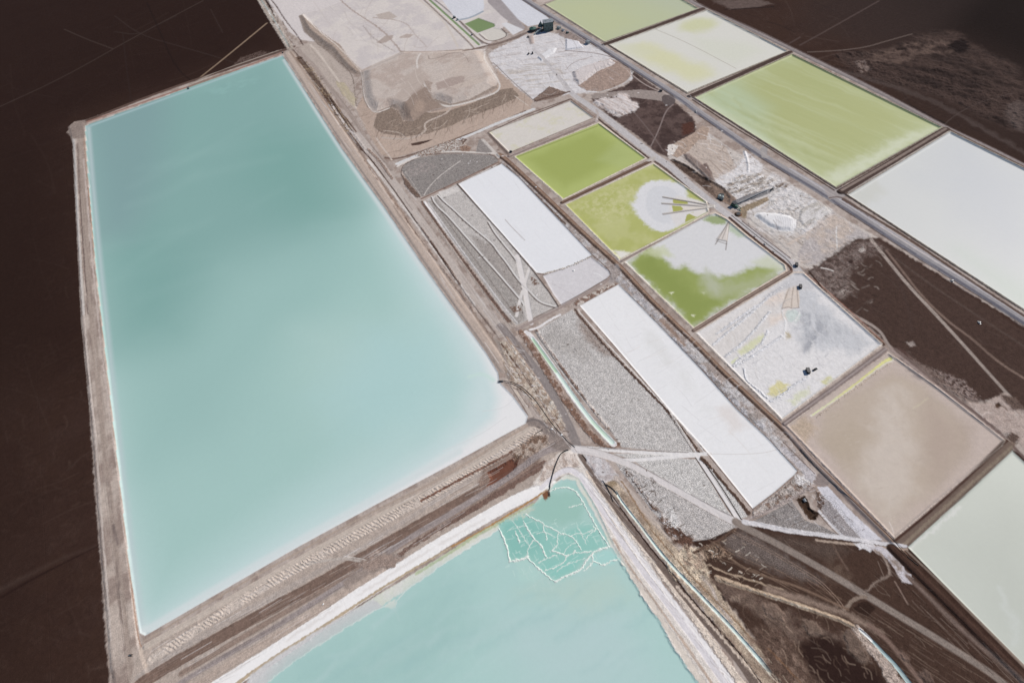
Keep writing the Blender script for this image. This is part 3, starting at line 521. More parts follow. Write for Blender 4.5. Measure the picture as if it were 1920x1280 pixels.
L([(1672, 500), (1700, 560), (1710, 620)], 3, (76, 62, 59), f=4, a=.5)
P([(1808, 750), (1820, 755), (1845, 757), (1885, 735), (1935, 780), (1935, 862), (1905, 822), (1886, 815), (1840, 782)], (172, 156, 150), f=1.2, wp=(4, 2), mo=(3, .08), g=.4)
P([(1872, 738), (1905, 745), (1925, 768), (1900, 768), (1885, 752)], (96, 80, 74), f=3, wp=(3, 3), g=.7)
P([(1866, 757), (1873, 754), (1878, 760), (1872, 765), (1865, 763)], (82, 62, 52), f=.8, h=-2, hf=3)
L([(1876, 760), (1886, 764), (1888, 769)], 1.6, (110, 92, 82))
P([(1885, 812), (1895, 808), (1912, 818), (1905, 832), (1893, 828)], (92, 76, 70), f=2, wp=(4, 2), g=.6)
L([(1518, 518), (1545, 540), (1565, 562), (1595, 588), (1630, 606), (1652, 622), (1662, 640), (1672, 655)], [7, 4], (150, 137, 132), f=1.2, st=.14, r='road:field')
L([(1516, 508), (1530, 525), (1545, 545), (1580, 580), (1625, 618), (1655, 645)], [3, 7], (84, 64, 56), f=1, wp=(4, 1), mo=(3, .15), r='bank:field', h=1.4, hf=3)
L([(1510, 513), (1540, 535), (1600, 588), (1655, 640)], 1.8, (156, 108, 92), f=.7, a=.7, off=0)
L([(1517, 508), (1528, 522), (1540, 538)], 1.8, (45, 33, 31), f=.6, h=-1.5, hf=2)
L([(1540, 502), (1555, 505), (1562, 508)], 2, (196, 190, 188), f=.8)
L([(1672, 655), (1690, 668), (1740, 710), (1800, 762), (1850, 800), (1882, 820)], 8, (152, 136, 132), f=1.5, st=.12)
L([(1680, 655), (1735, 700), (1790, 745), (1835, 778), (1860, 800), (1885, 818), (1900, 838), (1925, 862)], [6, 5], (108, 92, 88), f=1.5, wp=(3, 1.5), r='road:east', st=.16)
L([(1684, 652), (1740, 694), (1780, 722)], 4, (88, 68, 64), f=1.5, wp=(4, 1.5))
L([(1688, 672), (1720, 700)], 4, (120, 108, 106), f=3, wp=(3, 3), patch=(3, .35, .55))

# ---- main road and the outer road
MR = [(965, -14), (985, 0), (1040, 35), (1100, 71), (1150, 103), (1200, 136), (1280, 186), (1305, 207), (1360, 245), (1425, 290), (1480, 323), (1520, 347), (1560, 372), (1640, 424), (1710, 470), (1785, 516), (1860, 563), (1935, 612), (2060, 690)]
L(MR, [9, 16], (150, 146, 150), f=1.5, st=.10, r='road:main', h=.8, hf=5)
L(MR, [2.2, 5], (106, 104, 114), f=1, st=.18, off=-4.5)
L([(1480, 318), (1560, 366), (1640, 418), (1785, 511), (1935, 605), (2060, 680)], [4, 6], (166, 162, 167), f=1, st=.12, off=4)
L(MR, 1.6, (100, 86, 82), f=.8, wp=(4, .6), off=-9.5, patch=(1, .3, .5))
L([(1650, 425), (1785, 508), (1860, 552), (1935, 600)], 1, (196, 184, 180), f=.5, off=0)
P([(1425, 280), (1436, 268), (1442, 272), (1438, 285), (1440, 298), (1428, 296)], (160, 154, 154), f=1)
P([(1540, 345), (1565, 352), (1582, 350), (1590, 366), (1575, 372), (1555, 375)], (158, 150, 150), f=1.5, wp=(4, 1))
L([(1555, 372), (1575, 368), (1600, 382), (1628, 405)], 2.4, (112, 98, 96), f=.8)
OR = [(1262, -20), (1300, 5), (1345, 27), (1410, 55), (1485, 92), (1560, 128), (1640, 168), (1700, 200), (1774, 240), (1850, 275), (1935, 318), (2050, 375)]
L(OR, [7, 9], (142, 133, 133), f=1.2, st=.2, r='road:outerfield', h=.8, hf=4)
L(OR, 2.2, (84, 70, 68), f=1, off=6.5, wp=(4, 1))
L([(1480, 95), (1560, 133), (1640, 174), (1766, 240)], 1.6, (120, 80, 66), f=.6, off=-7)
# ---- the yellow ponds
J0 = [(1023, 9), (1078, -13), (1180, -55), (1308, 17), (1134, 79)]
J1 = [(1144, 85), (1326, 20), (1475, 97), (1289, 174)]
J2 = [(1304, 184), (1485, 103), (1765, 240), (1567, 351)]
J3 = [(1590, 366), (1781, 248), (2150, 432), (2200, 760), (1922, 582)]
for q in (J0, J1, J2, J3):
    cx = sum(p[0] for p in q) / len(q); cy = sum(p[1] for p in q) / len(q)
    for k in range(len(q)):
        a, b = q[k], q[(k + 1) % len(q)]
        dx, dy = (a[0] + b[0]) / 2 - cx, (a[1] + b[1]) / 2 - cy
    P([(cx + (x - cx) * 1.035, cy + (y - cy) * 1.035) for x, y in q], (100, 85, 79), f=1.2, wp=(4, 1), mo=(3, .12), g=.4, r='bank:yellow', h=1.6, hf=4)
for q, wd_ in (([(1132, 84), (1230, 50), (1318, 17)], 5), ([(1292, 181), (1380, 143), (1482, 98)], 6), ([(1576, 360), (1680, 300), (1774, 243)], 12)):
    L(q, wd_, (78, 64, 60), f=.8, st=.15, mo=(3, .1), r='bank:yellow', h=2.2, hf=4, rnd=0)
L([(1578, 358), (1680, 299), (1772, 243)], 4.5, (132, 118, 112), f=.8, st=.2, h=2.4, hf=3, rnd=0)
P(J0, (184, 189, 156), f=1, g=.02, wt=1, r='pond:top', h=-1, hf=4)
CLIP('pond:top')
P([(1200, -60), (1310, 10), (1290, 30), (1150, -20)], (180, 185, 168), f=60, a=.5)
P([(1040, 10), (1120, 0), (1200, 40), (1130, 72)], (188, 192, 150), f=50, a=.5)
CLIP(None)
P(J1, (210, 208, 202), f=1, g=.05, wt=.5, r='pond:blotched', h=-1, hf=4)
CLIP('pond:blotched')
P([(1190, 85), (1215, 78), (1285, 110), (1345, 132), (1320, 145), (1290, 155), (1245, 130), (1200, 112)], (207, 205, 172), f=30, wp=(1, 14), rnd=1)
P([(1270, 48), (1312, 30), (1345, 40), (1330, 56), (1290, 62)], (200, 200, 166), f=26, wp=(1, 14), rnd=1)
P([(1150, 85), (1200, 80), (1235, 100), (1190, 110)], (205, 204, 180), f=26, wp=(1, 12), rnd=1, a=.7)
P([(1300, 70), (1400, 80), (1430, 95), (1380, 120), (1320, 100)], (205, 206, 192), f=30, a=.6)
L([(1228, 54), (1290, 80), (1380, 128)], .9, (160, 152, 140), f=.8, a=.8)
CLIP(None)
P(J2, (180, 187, 146), f=1, g=.02, wt=1, r='pond:yellow', h=-1, hf=4)
CLIP('pond:yellow')
P([(1440, 115), (1510, 108), (1730, 225), (1660, 275), (1570, 335), (1450, 270), (1370, 180)], (172, 176, 124), f=70, wp=(1, 12))
P(J2, (196, 202, 168), f=6, ws=(.02, 1, .42, 260, 16), patch=(-1, .4, .95), a=.3)
P(J2, (158, 164, 108), f=6, ws=(.02, 1, .44, 300, 22), patch=(-1, .45, .95), a=.2)
P([(1303, 184), (1360, 158), (1400, 190), (1440, 260), (1440, 275)], (186, 198, 168), f=50, a=.9, ws=(.05, 1, .42, 260, 18), patch=(-1, .15, .6))
P([(1310, 185), (1380, 155), (1440, 200), (1420, 260)], (178, 190, 158), f=45, a=.8)
for k in range(15):
    t = k / 14; x0, y0 = 1330 + 150 * t, 185 + 95 * t + 8 * math.sin(k * 5)
    dx = 95 + 50 * math.sin(k * 3.1)
    L([(x0 + 30 * math.sin(k), y0 - 10), (x0 + dx * .6, y0 + dx * .28), (x0 + dx + 60, y0 + dx * .52 + 14)], [3, 6, 3], (190, 196, 160) if k % 2 else (160, 166, 112), f=9, a=.32, wp=(2, 6))
P([(1755, 240), (1700, 272), (1640, 310), (1570, 350), (1540, 335), (1640, 285), (1690, 255)], (204, 208, 186), f=22, wp=(2, 12), a=.85)
L([(1755, 243), (1680, 286), (1600, 335)], 2, (190, 184, 172), f=1.5, wp=(4, 3), patch=(3, .4, .6))
P([(1310, 186), (1560, 348), (1540, 330), (1320, 182)], (202, 208, 186), f=14, a=.7)
CLIP(None)
P(J3, (204, 205, 205), f=1, g=.02, wt=1, r='pond:grey', h=-1, hf=4)
CLIP('pond:grey')
P([(1780, 255), (1960, 340), (1960, 470), (1880, 480), (1800, 400), (1740, 330)], (195, 197, 202), f=80, a=.8, wp=(1, 20))
P([(1800, 470), (1960, 560), (1960, 600), (1900, 570)], (192, 200, 192), f=50, a=.8)
P([(1592, 364), (1640, 336), (1660, 360), (1620, 385)], (196, 196, 190), f=14, wp=(2, 8), a=.7)
CLIP(None)
L([(1585, 372), (1640, 405), (1700, 440), (1800, 508), (1925, 590)], 4.5, (92, 76, 70), f=1, st=.16, wp=(4, .7), off=-6)
L([(1300, 187), (1380, 240), (1440, 275), (1565, 356)], 2.4, (78, 64, 60), f=.8, off=-2)
L([(1590, 362), (1680, 307), (1778, 248)], 1.2, (190, 182, 178), f=.6, off=0)
P([(990, -20), (1055, -20), (1072, -12), (1018, 6), (1008, 4)], (188, 174, 168), f=1)

# ---- pale road through the middle with bays
KR = [(1000, 92), (1030, 122), (1055, 155), (1074, 178), (1100, 195), (1125, 212), (1160, 240), (1225, 292), (1255, 310), (1300, 352), (1345, 388), (1402, 428), (1445, 462), (1485, 495), (1500, 512)]
L(KR, [5, 6, 7, 9, 10, 11, 12, 12, 12, 12, 12, 12, 12, 13, 14], (186, 181, 183), f=1.5, st=.12, wp=(3, 1), r='road:middle')
L([(1120, 222), (1170, 262), (1215, 296)], [3, 4], (88, 72, 68), f=.8, wp=(4, .8), h=-.8, hf=2)
L([(1228, 303), (1250, 318), (1300, 362), (1330, 384)], [3, 4], (92, 76, 72), f=.8, wp=(4, .8), h=-.8, hf=2)
L([(1368, 408), (1400, 436), (1440, 468), (1470, 490), (1485, 504), (1482, 512)], [4, 5], (92, 70, 62), f=.8, wp=(4, .6), r='bank:middle', h=1.2, hf=2)
L([(1372, 404), (1404, 430), (1444, 462), (1476, 486), (1486, 500)], 1.4, (60, 56, 56), f=.5)
L([(1392, 415), (1435, 448), (1482, 484)], 1.6, (104, 88, 84), f=.8)

# ---- big brown dyke between the white and the green rows
DY = [(935, 290), (952, 302), (1000, 347), (1040, 386), (1115, 458), (1163, 500), (1215, 558), (1300, 640), (1350, 692), (1430, 768), (1478, 812), (1520, 862), (1560, 900), (1605, 948), (1650, 992), (1695, 1040)]
L([(948, 310), (1000, 358), (1060, 420), (1150, 502), (1210, 566), (1295, 652), (1420, 780), (1500, 872)], 24, (160, 148, 144), f=4, wp=(3, 3), c2=(188, 184, 186), cn=(2, .5, .62), mo=(3, .1), g=.6)
L([(1150, 520), (1172, 528), (1215, 575), (1250, 612)], 9, (170, 166, 170), f=2, wp=(4, 2), mo=(4, .15), g=.8, patch=(3, .3, .5))
L([(1240, 600), (1262, 622), (1282, 645)], 8, (148, 128, 118), f=2, wp=(4, 2), g=.5)
L([(1262, 636), (1300, 672), (1350, 722), (1400, 775), (1430, 800)], 10, (178, 175, 180), f=2, wp=(4, 3), mo=(4, .2), g=.9, c2=(150, 142, 140), cn=(3, .5, .6))
L(DY, [9, 12], (108, 86, 76), f=1, st=.14, mo=(3, .08), r='bank:dyke', h=1.8, hf=5)
L(DY, [3, 5], (138, 116, 103), f=1, st=.16)
L([(950, 312), (1000, 360), (1060, 420)], 3.4, (96, 78, 70), f=1, wp=(4, 1.5), g=.7, mo=(4, .3))
L([(1470, 800), (1520, 862), (1560, 905), (1620, 968), (1665, 1015)], 9, (142, 128, 124), f=1.5, st=.2, r='road:dykefoot')
# ---- light green and pale ponds of the middle row
I0 = [(917, 248), (1070, 190), (1112, 221), (955, 286)]
I1 = [(966, 294), (1122, 232), (1210, 297), (1056, 373)]
I2 = [(1061, 384), (1225, 308), (1323, 379), (1327, 398), (1290, 420), (1162, 486)]
I3 = [(1172, 491), (1327, 405), (1340, 401), (1362, 412), (1400, 444), (1470, 497), (1473, 507), (1300, 614)]
I4 = [(1306, 624), (1488, 513), (1505, 513), (1652, 646), (1466, 785)]
I5 = [(1476, 798), (1664, 663), (1682, 674), (1760, 730), (1882, 825), (1876, 836), (1677, 1008)]
def grow(q, m):
    cx = sum(p[0] for p in q) / len(q); cy = sum(p[1] for p in q) / len(q)
    out = []
    for x, y in q:
        l = math.hypot(x - cx, y - cy); out.append((x + (x - cx) / l * m, y + (y - cy) / l * m))
    return out
for q, m, cc in ((I0, 4, (150, 136, 130)), (I1, 4, (196, 184, 172)), (I2, 3.5, (206, 196, 186)), (I3, 4, (196, 180, 168)), (I4, 4, (196, 182, 174)), (I5, 4, (172, 155, 150))):
    P(grow(q, m), cc, f=1, wp=(4, 1), mo=(4, .08), g=.4, h=1.0, hf=2.5)
L([(920, 250), (1070, 186), (1115, 220)], 2, (118, 100, 94), f=.8, rnd=0)
L([(918, 254), (935, 272), (955, 292)], 5, (128, 112, 106), f=1.2, st=.1, mo=(3, .15), wp=(4, 1), r='bank:pale')
for q, wd_, c1, c2_ in (([(955, 293), (1040, 258), (1118, 226)], 5, (142, 126, 122), (166, 152, 148)), ([(1054, 380), (1140, 340), (1218, 303)], 5.5, (98, 76, 66), (120, 98, 86)), ([(1165, 490), (1250, 446), (1330, 403)], 4.5, (160, 148, 143), (120, 104, 98)), ([(1300, 620), (1390, 564), (1482, 510)], 6.5, (108, 88, 80), (152, 136, 128)), ([(1470, 795), (1560, 730), (1660, 655)], 10, (132, 118, 116), (156, 144, 142))):
    L(q, wd_, c1, f=.8, st=.1, mo=(4, .1), r='bank:cross', h=1.8, hf=3, rnd=0)
    L(q, wd_ * .3, c2_, f=.7, st=.1, h=1.8, hf=1.5, rnd=0)
L([(1164, 484), (1250, 440), (1330, 396)], 1.2, (110, 92, 86), f=.5, rnd=0)
L([(1166, 494), (1250, 450), (1330, 407)], 1.2, (222, 214, 204), f=.5, rnd=0)
L([(1118, 228), (1122, 215), (1118, 206)], 4, (180, 170, 168)); L([(1216, 302), (1226, 296)], 6, (184, 176, 172))
P(I0, (208, 202, 197), f=.9, g=.08, wt=.3, mo=(2, .02), c2=(204, 199, 182), cn=(2, .6, .75), r='pond:pale', h=-.8, hf=3)
P(I1, (172, 182, 112), f=.9, g=.02, wt=1, r='pond:green', h=-.8, hf=3)
CLIP('pond:green')
P([(985, 298), (1115, 245), (1180, 290), (1062, 352)], (158, 168, 96), f=24, wp=(1, 10))
P([(1160, 262), (1205, 295), (1170, 318), (1120, 300)], (172, 182, 122), f=18, a=.6)
L([(970, 294), (1120, 236)], 1.5, (140, 150, 84), f=1.5, rnd=0)
CLIP(None)
P(I2, (184, 185, 128), f=.9, g=.02, wt=1, mo=(2, .03), c2=(174, 177, 110), cn=(1, .42, .6), r='pond:island', h=-.8, hf=3)
CLIP('pond:island')
P([(1075, 388), (1160, 345), (1200, 350), (1190, 400), (1140, 420)], (200, 197, 152), f=20, wp=(2, 14), patch=(3, .4, .65), a=.6)
P([(1165, 488), (1150, 470), (1170, 470), (1185, 475)], (222, 218, 212), f=6, wp=(3, 4))
P([(1190, 380), (1195, 355), (1215, 340), (1240, 336), (1270, 342), (1286, 352), (1290, 372), (1292, 395), (1285, 410), (1268, 428), (1240, 436), (1215, 425), (1200, 408), (1190, 395), (1180, 378)], (214, 213, 217), f=6, wp=(3, 5), mo=(3, .02), g=.08, wt=.2, rnd=1, r='pond:island/salt_island')
P([(1210, 375), (1218, 352), (1245, 347), (1270, 358), (1280, 380), (1272, 405), (1250, 420), (1225, 412), (1212, 395)], (206, 206, 211), f=3, wp=(3, 3), rnd=1)
P([(1270, 366), (1300, 372), (1323, 380), (1327, 397), (1296, 412), (1268, 425), (1255, 400), (1255, 380)], (213, 209, 209), f=4, wp=(4, 2), g=.08, wt=.2)
P([(1262, 373), (1289, 377), (1290, 382), (1276, 384), (1262, 380)], (166, 167, 94), f=1, wp=(4, 1), wt=1)
P([(1260, 385), (1276, 386), (1282, 391), (1274, 397), (1262, 397)], (166, 167, 94), f=1, wp=(4, 1), wt=1)
P([(1288, 402), (1300, 397), (1308, 400), (1306, 407), (1290, 414), (1284, 416)], (162, 163, 90), f=1, wp=(4, 1), wt=1)
CLIP(None)
# fan of low dykes in that pond
for q in ([(1243, 369), (1290, 377), (1338, 386)], [(1241, 381), (1290, 384), (1338, 388)], [(1243, 401), (1290, 394), (1338, 388)]):
    L(q, [2.2, 3.4], (216, 211, 208), f=.6, rnd=0, wt=0, r='causeway:fan', h=.8, hf=1.5)
    L(q, .8, (120, 104, 96), f=.4, off=1.7, rnd=0); L(q, .8, (120, 104, 96), f=.4, off=-1.7, rnd=0)
P([(1278, 386), (1340, 387), (1290, 393), (1282, 393)], (214, 206, 200), f=.6)
P([(1292, 400), (1330, 390), (1326, 396), (1305, 406)], (216, 210, 206), f=1)
P(I3, (210, 209, 212), f=.9, g=.06, wt=.3, mo=(3, .02), r='pond:saltgreen', h=-.8, hf=3)
CLIP('pond:saltgreen')
P([(1176, 490), (1200, 470), (1218, 466), (1240, 478), (1262, 500), (1290, 500), (1305, 512), (1325, 515), (1352, 520), (1378, 515), (1400, 502), (1430, 498), (1470, 505), (1300, 612)], (146, 157, 90), f=11, wp=(2, 10), mo=(2, .03), g=.02, wt=1, r='pond:saltgreen/green_brine')
P([(1190, 495), (1215, 475), (1260, 510), (1320, 560), (1360, 560), (1300, 608)], (136, 148, 80), f=20, wp=(2, 10))
P([(1310, 515), (1350, 530), (1400, 520), (1465, 508), (1400, 550), (1350, 560), (1320, 545)], (166, 172, 136), f=16, wp=(2, 12), a=.85)
P([(1322, 500), (1340, 520), (1352, 535), (1348, 552), (1332, 545), (1318, 520)], (176, 180, 158), f=9, wp=(3, 5), a=.8)
P([(1440, 478), (1470, 498), (1465, 507), (1430, 500), (1410, 490)], (196, 200, 176), f=10, a=.8)
P([(1200, 472), (1245, 460), (1262, 480), (1235, 482)], (196, 200, 168), f=9, wp=(3, 6), a=.8)
P([(1318, 412), (1330, 404), (1350, 404), (1362, 412), (1360, 420), (1340, 420)], (150, 162, 120), f=5, wp=(4, 3), g=.02, wt=1)
P([(1364, 418), (1385, 430), (1398, 444), (1385, 444), (1368, 432)], (180, 190, 172), f=6, wp=(4, 3))
for x, y in ((1259, 549), (1301, 591), (1236, 542), (1320, 548)):
    P([(x - 5, y - 1), (x, y - 2), (x + 5, y - 1.5), (x + 1.5, y + 1), (x + 1, y + 4), (x - 1, y + 2)], (214, 216, 188), f=1.4, wp=(4, 2), wt=.2, a=.9 if x in (1259, 1301) else .35)
CLIP(None)
for q in ([(1365, 416), (1352, 440), (1341, 458)], [(1367, 416), (1364, 440), (1361, 468)], [(1366, 416), (1359, 436), (1354, 450)]):
    L(q, .9, (118, 106, 100), f=.4, rnd=0)
P([(1367, 415), (1364, 453), (1342, 449)], (208, 200, 196), f=.8, r='causeway:short', h=.7, hf=2)
for q in ([(1366, 416), (1342, 457)], [(1368, 416), (1361, 468)], [(1366, 418), (1354, 448)], [(1343, 451), (1363, 457)]):
    L(q, .9, (112, 100, 96), f=.4, rnd=0)
# salt crust work pond
P(I4, (218, 215, 217), f=.9, g=.14, mo=(3, .04), r='pond:crust', h=-.8, hf=3, zr=(4, .2))
CLIP('pond:crust')
P([(1312, 626), (1480, 522), (1478, 560), (1420, 640), (1360, 680), (1340, 665)], (211, 205, 203), f=14, a=.8, wp=(2, 8))
P([(1488, 530), (1520, 540), (1560, 590), (1640, 645), (1600, 665), (1540, 650), (1500, 640), (1488, 600)], (197, 197, 202), f=14, wp=(2, 14), ws=(.06, .35, 1, 60, 9))
P([(1500, 585), (1530, 590), (1560, 610), (1575, 625), (1540, 628), (1520, 655), (1505, 660), (1512, 625), (1498, 600)], (164, 165, 172), f=16, wp=(2, 14), ws=(.08, .1, 1, 50, 9), patch=(-1, .3, .75))
P([(1505, 660), (1520, 625), (1530, 618), (1540, 625), (1525, 645)], (156, 157, 165), f=8, wp=(3, 8), patch=(3, .2, .6))
P([(1440, 548), (1470, 540), (1472, 560), (1445, 570), (1430, 560)], (218, 204, 196), f=10, wp=(2, 8), a=.9)
P([(1445, 592), (1480, 580), (1466, 602), (1442, 610)], (218, 204, 196), f=9, wp=(2, 8), a=.9)
P([(1480, 528), (1496, 530), (1500, 562), (1498, 576), (1466, 578), (1470, 560)], (208, 196, 188), f=1.2)
P([(1477, 580), (1492, 580), (1502, 590), (1492, 605), (1478, 602), (1472, 590)], (196, 204, 202), f=3, wp=(4, 2), wt=.8)
P([(1472, 622), (1480, 622), (1484, 632), (1476, 636)], (184, 172, 152), f=3, wp=(4, 3))
P([(1385, 658), (1400, 645), (1430, 625), (1436, 632), (1410, 655), (1390, 665)], (208, 208, 178), f=4, wp=(3, 4))
P([(1370, 678), (1382, 668), (1382, 676), (1374, 682)], (205, 208, 176), f=3, wp=(3, 3))
P([(1440, 738), (1445, 722), (1462, 714), (1482, 720), (1470, 735), (1448, 742)], (210, 202, 158), f=4, wp=(3, 5))
P([(1478, 752), (1500, 735), (1520, 724), (1515, 738), (1490, 758)], (206, 207, 180), f=5, wp=(3, 5), a=.8)
P([(1540, 714), (1558, 704), (1562, 710), (1548, 720)], (203, 200, 160), f=3, wp=(3, 4))
for q in ([(1478, 532), (1450, 548), (1420, 575), (1405, 590), (1380, 610), (1355, 630), (1338, 646)], [(1443, 584), (1430, 600), (1410, 625), (1385, 650), (1360, 668)], [(1440, 620), (1436, 632), (1425, 648), (1400, 665), (1378, 680), (1375, 688)], [(1466, 630), (1440, 648), (1410, 668), (1380, 685)],
          [(1345, 625), (1380, 600), (1420, 572)], [(1395, 690), (1400, 715), (1420, 728), (1438, 745)], [(1516, 706), (1490, 720), (1470, 738), (1445, 752)]):
    L(q, 4.5, (214, 213, 218), f=1, wp=(4, 2), g=.4, h=.45, hf=3, mo=(4, .08))
    L(q, 1.6, (172, 171, 176), f=.8, wp=(4, 2), off=-2, patch=(4, .35, .6), rnd=2)
L([(1467, 582), (1468, 592), (1474, 602), (1471, 622), (1470, 635)], 2, (226, 225, 228), f=.7, h=1.2, hf=1.5)
L([(1500, 585), (1492, 600), (1486, 604)], 2, (218, 216, 218), f=.7, h=1, hf=1.5)
for q in ([(1482, 534), (1474, 555), (1466, 578)], [(1488, 536), (1485, 560), (1484, 577)], [(1494, 535), (1496, 560), (1498, 576)]):
    L(q, 1, (128, 112, 104), f=.4, wp=(4, .5), rnd=0)
L([(1466, 578), (1480, 574), (1484, 578), (1498, 576)], 1, (120, 105, 100), f=.4)
L([(1482, 533), (1494, 533)], 3, (222, 220, 224))
for k in range(26):
    x = 1320 + random.random() * 150; y = 640 + random.random() * 120
P([(1488, 514), (1504, 514), (1530, 540), (1510, 545), (1492, 535), (1465, 545), (1440, 560), (1430, 555)], (198, 196, 200), f=5, wp=(3, 3))
CLIP(None)
# tan pond
P(I5, (190, 175, 168), f=.9, g=.12, mo=(3, .03), r='pond:tan', h=-.8, hf=3)
CLIP('pond:tan')
P([(1530, 795), (1570, 755), (1620, 725), (1665, 695), (1695, 700), (1760, 745), (1815, 800), (1818, 840), (1760, 910), (1700, 965), (1665, 990), (1600, 905), (1560, 855), (1535, 820)], (178, 163, 150), f=14, wp=(2, 7), mo=(1, .02), g=.05, wt=.8, r='pond:tan/brown_brine', rnd=1)
P([(1650, 740), (1690, 735), (1700, 800), (1720, 850), (1700, 930), (1672, 990), (1610, 900), (1625, 830), (1640, 790)], (192, 180, 171), f=26, wp=(2, 16), mo=(3, .04))
P([(1740, 750), (1810, 800), (1812, 840), (1750, 900), (1730, 840)], (168, 151, 140), f=24, wp=(1, 10))
P([(1540, 820), (1600, 790), (1640, 810), (1600, 870), (1560, 850)], (174, 159, 144), f=16, wp=(1, 10), a=.8)
for k in range(70):
    x = 1610 + random.gauss(0, 1) * 30 + 55 * random.random(); y = 730 + random.random() * 200; x += (y - 740) * .12
    L([(x, y), (x + 3 + random.random() * 4, y - 1.5)], .8, (200, 190, 180), f=.8, a=.35, rnd=0)
L([(1712, 765), (1725, 758), (1740, 746)], 1.4, (192, 182, 160), f=1, wp=(4, 1))
L([(1668, 978), (1674, 990), (1676, 1000)], 1.4, (208, 198, 194), f=.8)
P([(1683, 676), (1700, 680), (1735, 705), (1725, 712), (1700, 695)], (162, 150, 146), f=4, wp=(3, 5), patch=(3, .35, .6))
P([(1480, 800), (1510, 780), (1530, 800), (1510, 830)], (182, 164, 148), f=8, wp=(3, 5), g=.3)
CLIP(None)
L([(1521, 779), (1560, 753), (1600, 724), (1640, 693), (1660, 678), (1672, 673)], [4, 4, 5, 5, 8, 9], (214, 208, 196), f=.8, wp=(4, 1), mo=(4, .1))
L([(1524, 777), (1560, 752), (1600, 723), (1640, 691), (1660, 676), (1670, 672)], [2, 2, 3, 3.4, 6, 6], (206, 203, 132), f=.5, wp=(4, .8), g=.03, wt=1, r='channel:yellow', h=-1.4, hf=1.5)
L([(1524, 777), (1545, 763), (1570, 744)], 2, (212, 214, 176), f=.8)
L([(1530, 782), (1570, 752), (1610, 723), (1640, 700), (1672, 680)], 1.1, (176, 158, 140), f=.5, wp=(4, 2.5), g=.8)
# lower right pale pond
P([(1668, 1012), (1700, 995), (1790, 915), (1885, 820), (1905, 832), (1890, 855), (1805, 930), (1712, 1022), (1692, 1032)], (112, 96, 88), f=1.2, r='bank:darkcross', h=1.5, hf=4)
L([(1676, 1015), (1740, 962), (1800, 908), (1888, 826)], 5, (74, 54, 48), f=.8, st=.1, rnd=0)
L([(1688, 1026), (1750, 970), (1812, 914), (1896, 838)], 6, (130, 116, 104), f=1, st=.14, rnd=0, wp=(4, 1))
I6 = [(1702, 1025), (1808, 930), (1898, 845), (1925, 870), (2200, 1060), (2200, 1500), (1922, 1250)]
P(I6, (192, 196, 189), f=.9, g=.02, wt=1, r='pond:southeast', h=-.8, hf=3)
CLIP('pond:southeast')
P([(1760, 1010), (1860, 930), (1960, 960), (1960, 1240), (1880, 1160)], (184, 188, 181), f=60, wp=(1, 14))
L([(1706, 1028), (1725, 1012), (1760, 985), (1800, 950)], 5, (208, 208, 206), f=4, wp=(3, 4))
L([(1875, 1100), (1885, 1125), (1895, 1150), (1908, 1180), (1905, 1210)], 6, (200, 204, 202), f=7, wp=(2, 8), a=.6)

CLIP(None)
# ---- white ponds and speckled salt fields
W1 = [(860, 345), (941, 307), (972, 332), (1110, 478), (1095, 487), (1065, 500), (1022, 513), (1006, 511)]
W1B = [(1018, 517), (1060, 502), (1108, 482), (1116, 488), (1142, 508), (1144, 515), (1137, 522), (1053, 572), (1038, 552)]
W2 = [(1087, 573), (1160, 533), (1205, 578), (1250, 624), (1320, 698), (1380, 765), (1440, 822), (1455, 838), (1495, 882), (1490, 889), (1452, 922), (1411, 953), (1330, 852), (1250, 762), (1150, 645)]
P(grow(W1, 3), (136, 120, 114), f=1, wp=(4, 1), mo=(4, .15), g=.5)
P(grow(W2, 3), (140, 122, 114), f=1, wp=(4, 1.2), mo=(4, .15), g=.5)
SF1 = [(753, 318), (762, 306), (784, 296), (830, 289), (880, 288), (922, 291), (934, 299), (934, 304), (856, 341), (795, 368), (788, 368), (760, 332)]
P(SF1, (148, 141, 139), f=1, wp=(4, 1), s=0.186, g=.4, mo=(2, .05), r='field:upper')
P([(758, 312), (800, 300), (820, 315), (790, 325), (770, 330)], (160, 150, 148), f=5, wp=(3, 5), patch=(3, .4, .6))
L([(752, 330), (753, 312), (768, 303), (790, 292), (838, 287), (900, 287), (925, 291), (934, 300)], 1.2, (96, 84, 80), f=.6, wp=(4, 1), h=-.6, hf=1.5)
L([(745, 312), (775, 296), (820, 284), (838, 284), (880, 285), (930, 288)], 3, (206, 198, 194), f=1, wp=(4, 1), st=.1)
P([(775, 290), (830, 268), (850, 262), (870, 265), (880, 280), (830, 284), (790, 294)], (196, 188, 184), f=2, wp=(4, 3), c2=(126, 106, 96), cn=(4, .48, .58), g=.9)
P([(856, 262), (866, 258), (876, 262), (870, 268)], (96, 78, 72), f=1, wp=(4, 1.5), patch=(4, .3, .5))
P([(860, 276), (872, 272), (884, 276), (880, 284), (866, 284)], (142, 118, 106), f=2, wp=(4, 3))
P([(898, 262), (905, 260), (925, 285), (912, 287), (892, 285)], (150, 142, 140), f=1.5, s=0.186)
L([(905, 262), (925, 283), (935, 295)], 5, (200, 192, 188), f=1.5)
P([(752, 325), (765, 340), (790, 370), (780, 370), (760, 350)], (112, 94, 86), f=1.5, wp=(4, 2), g=.8, mo=(4, .3))
L([(760, 322), (790, 368)], 1.2, (186, 178, 174), f=.6)
L([(795, 366), (803, 352), (820, 334), (840, 318), (863, 302)], 1.8, (198, 190, 186), f=.6)
L([(935, 304), (856, 342), (790, 373)], 2.4, (134, 112, 104), f=.7, rnd=0, r='bank:brown', h=1, hf=2)
L([(930, 310), (860, 345), (800, 375)], 1.5, (206, 200, 198), f=.6, rnd=0)
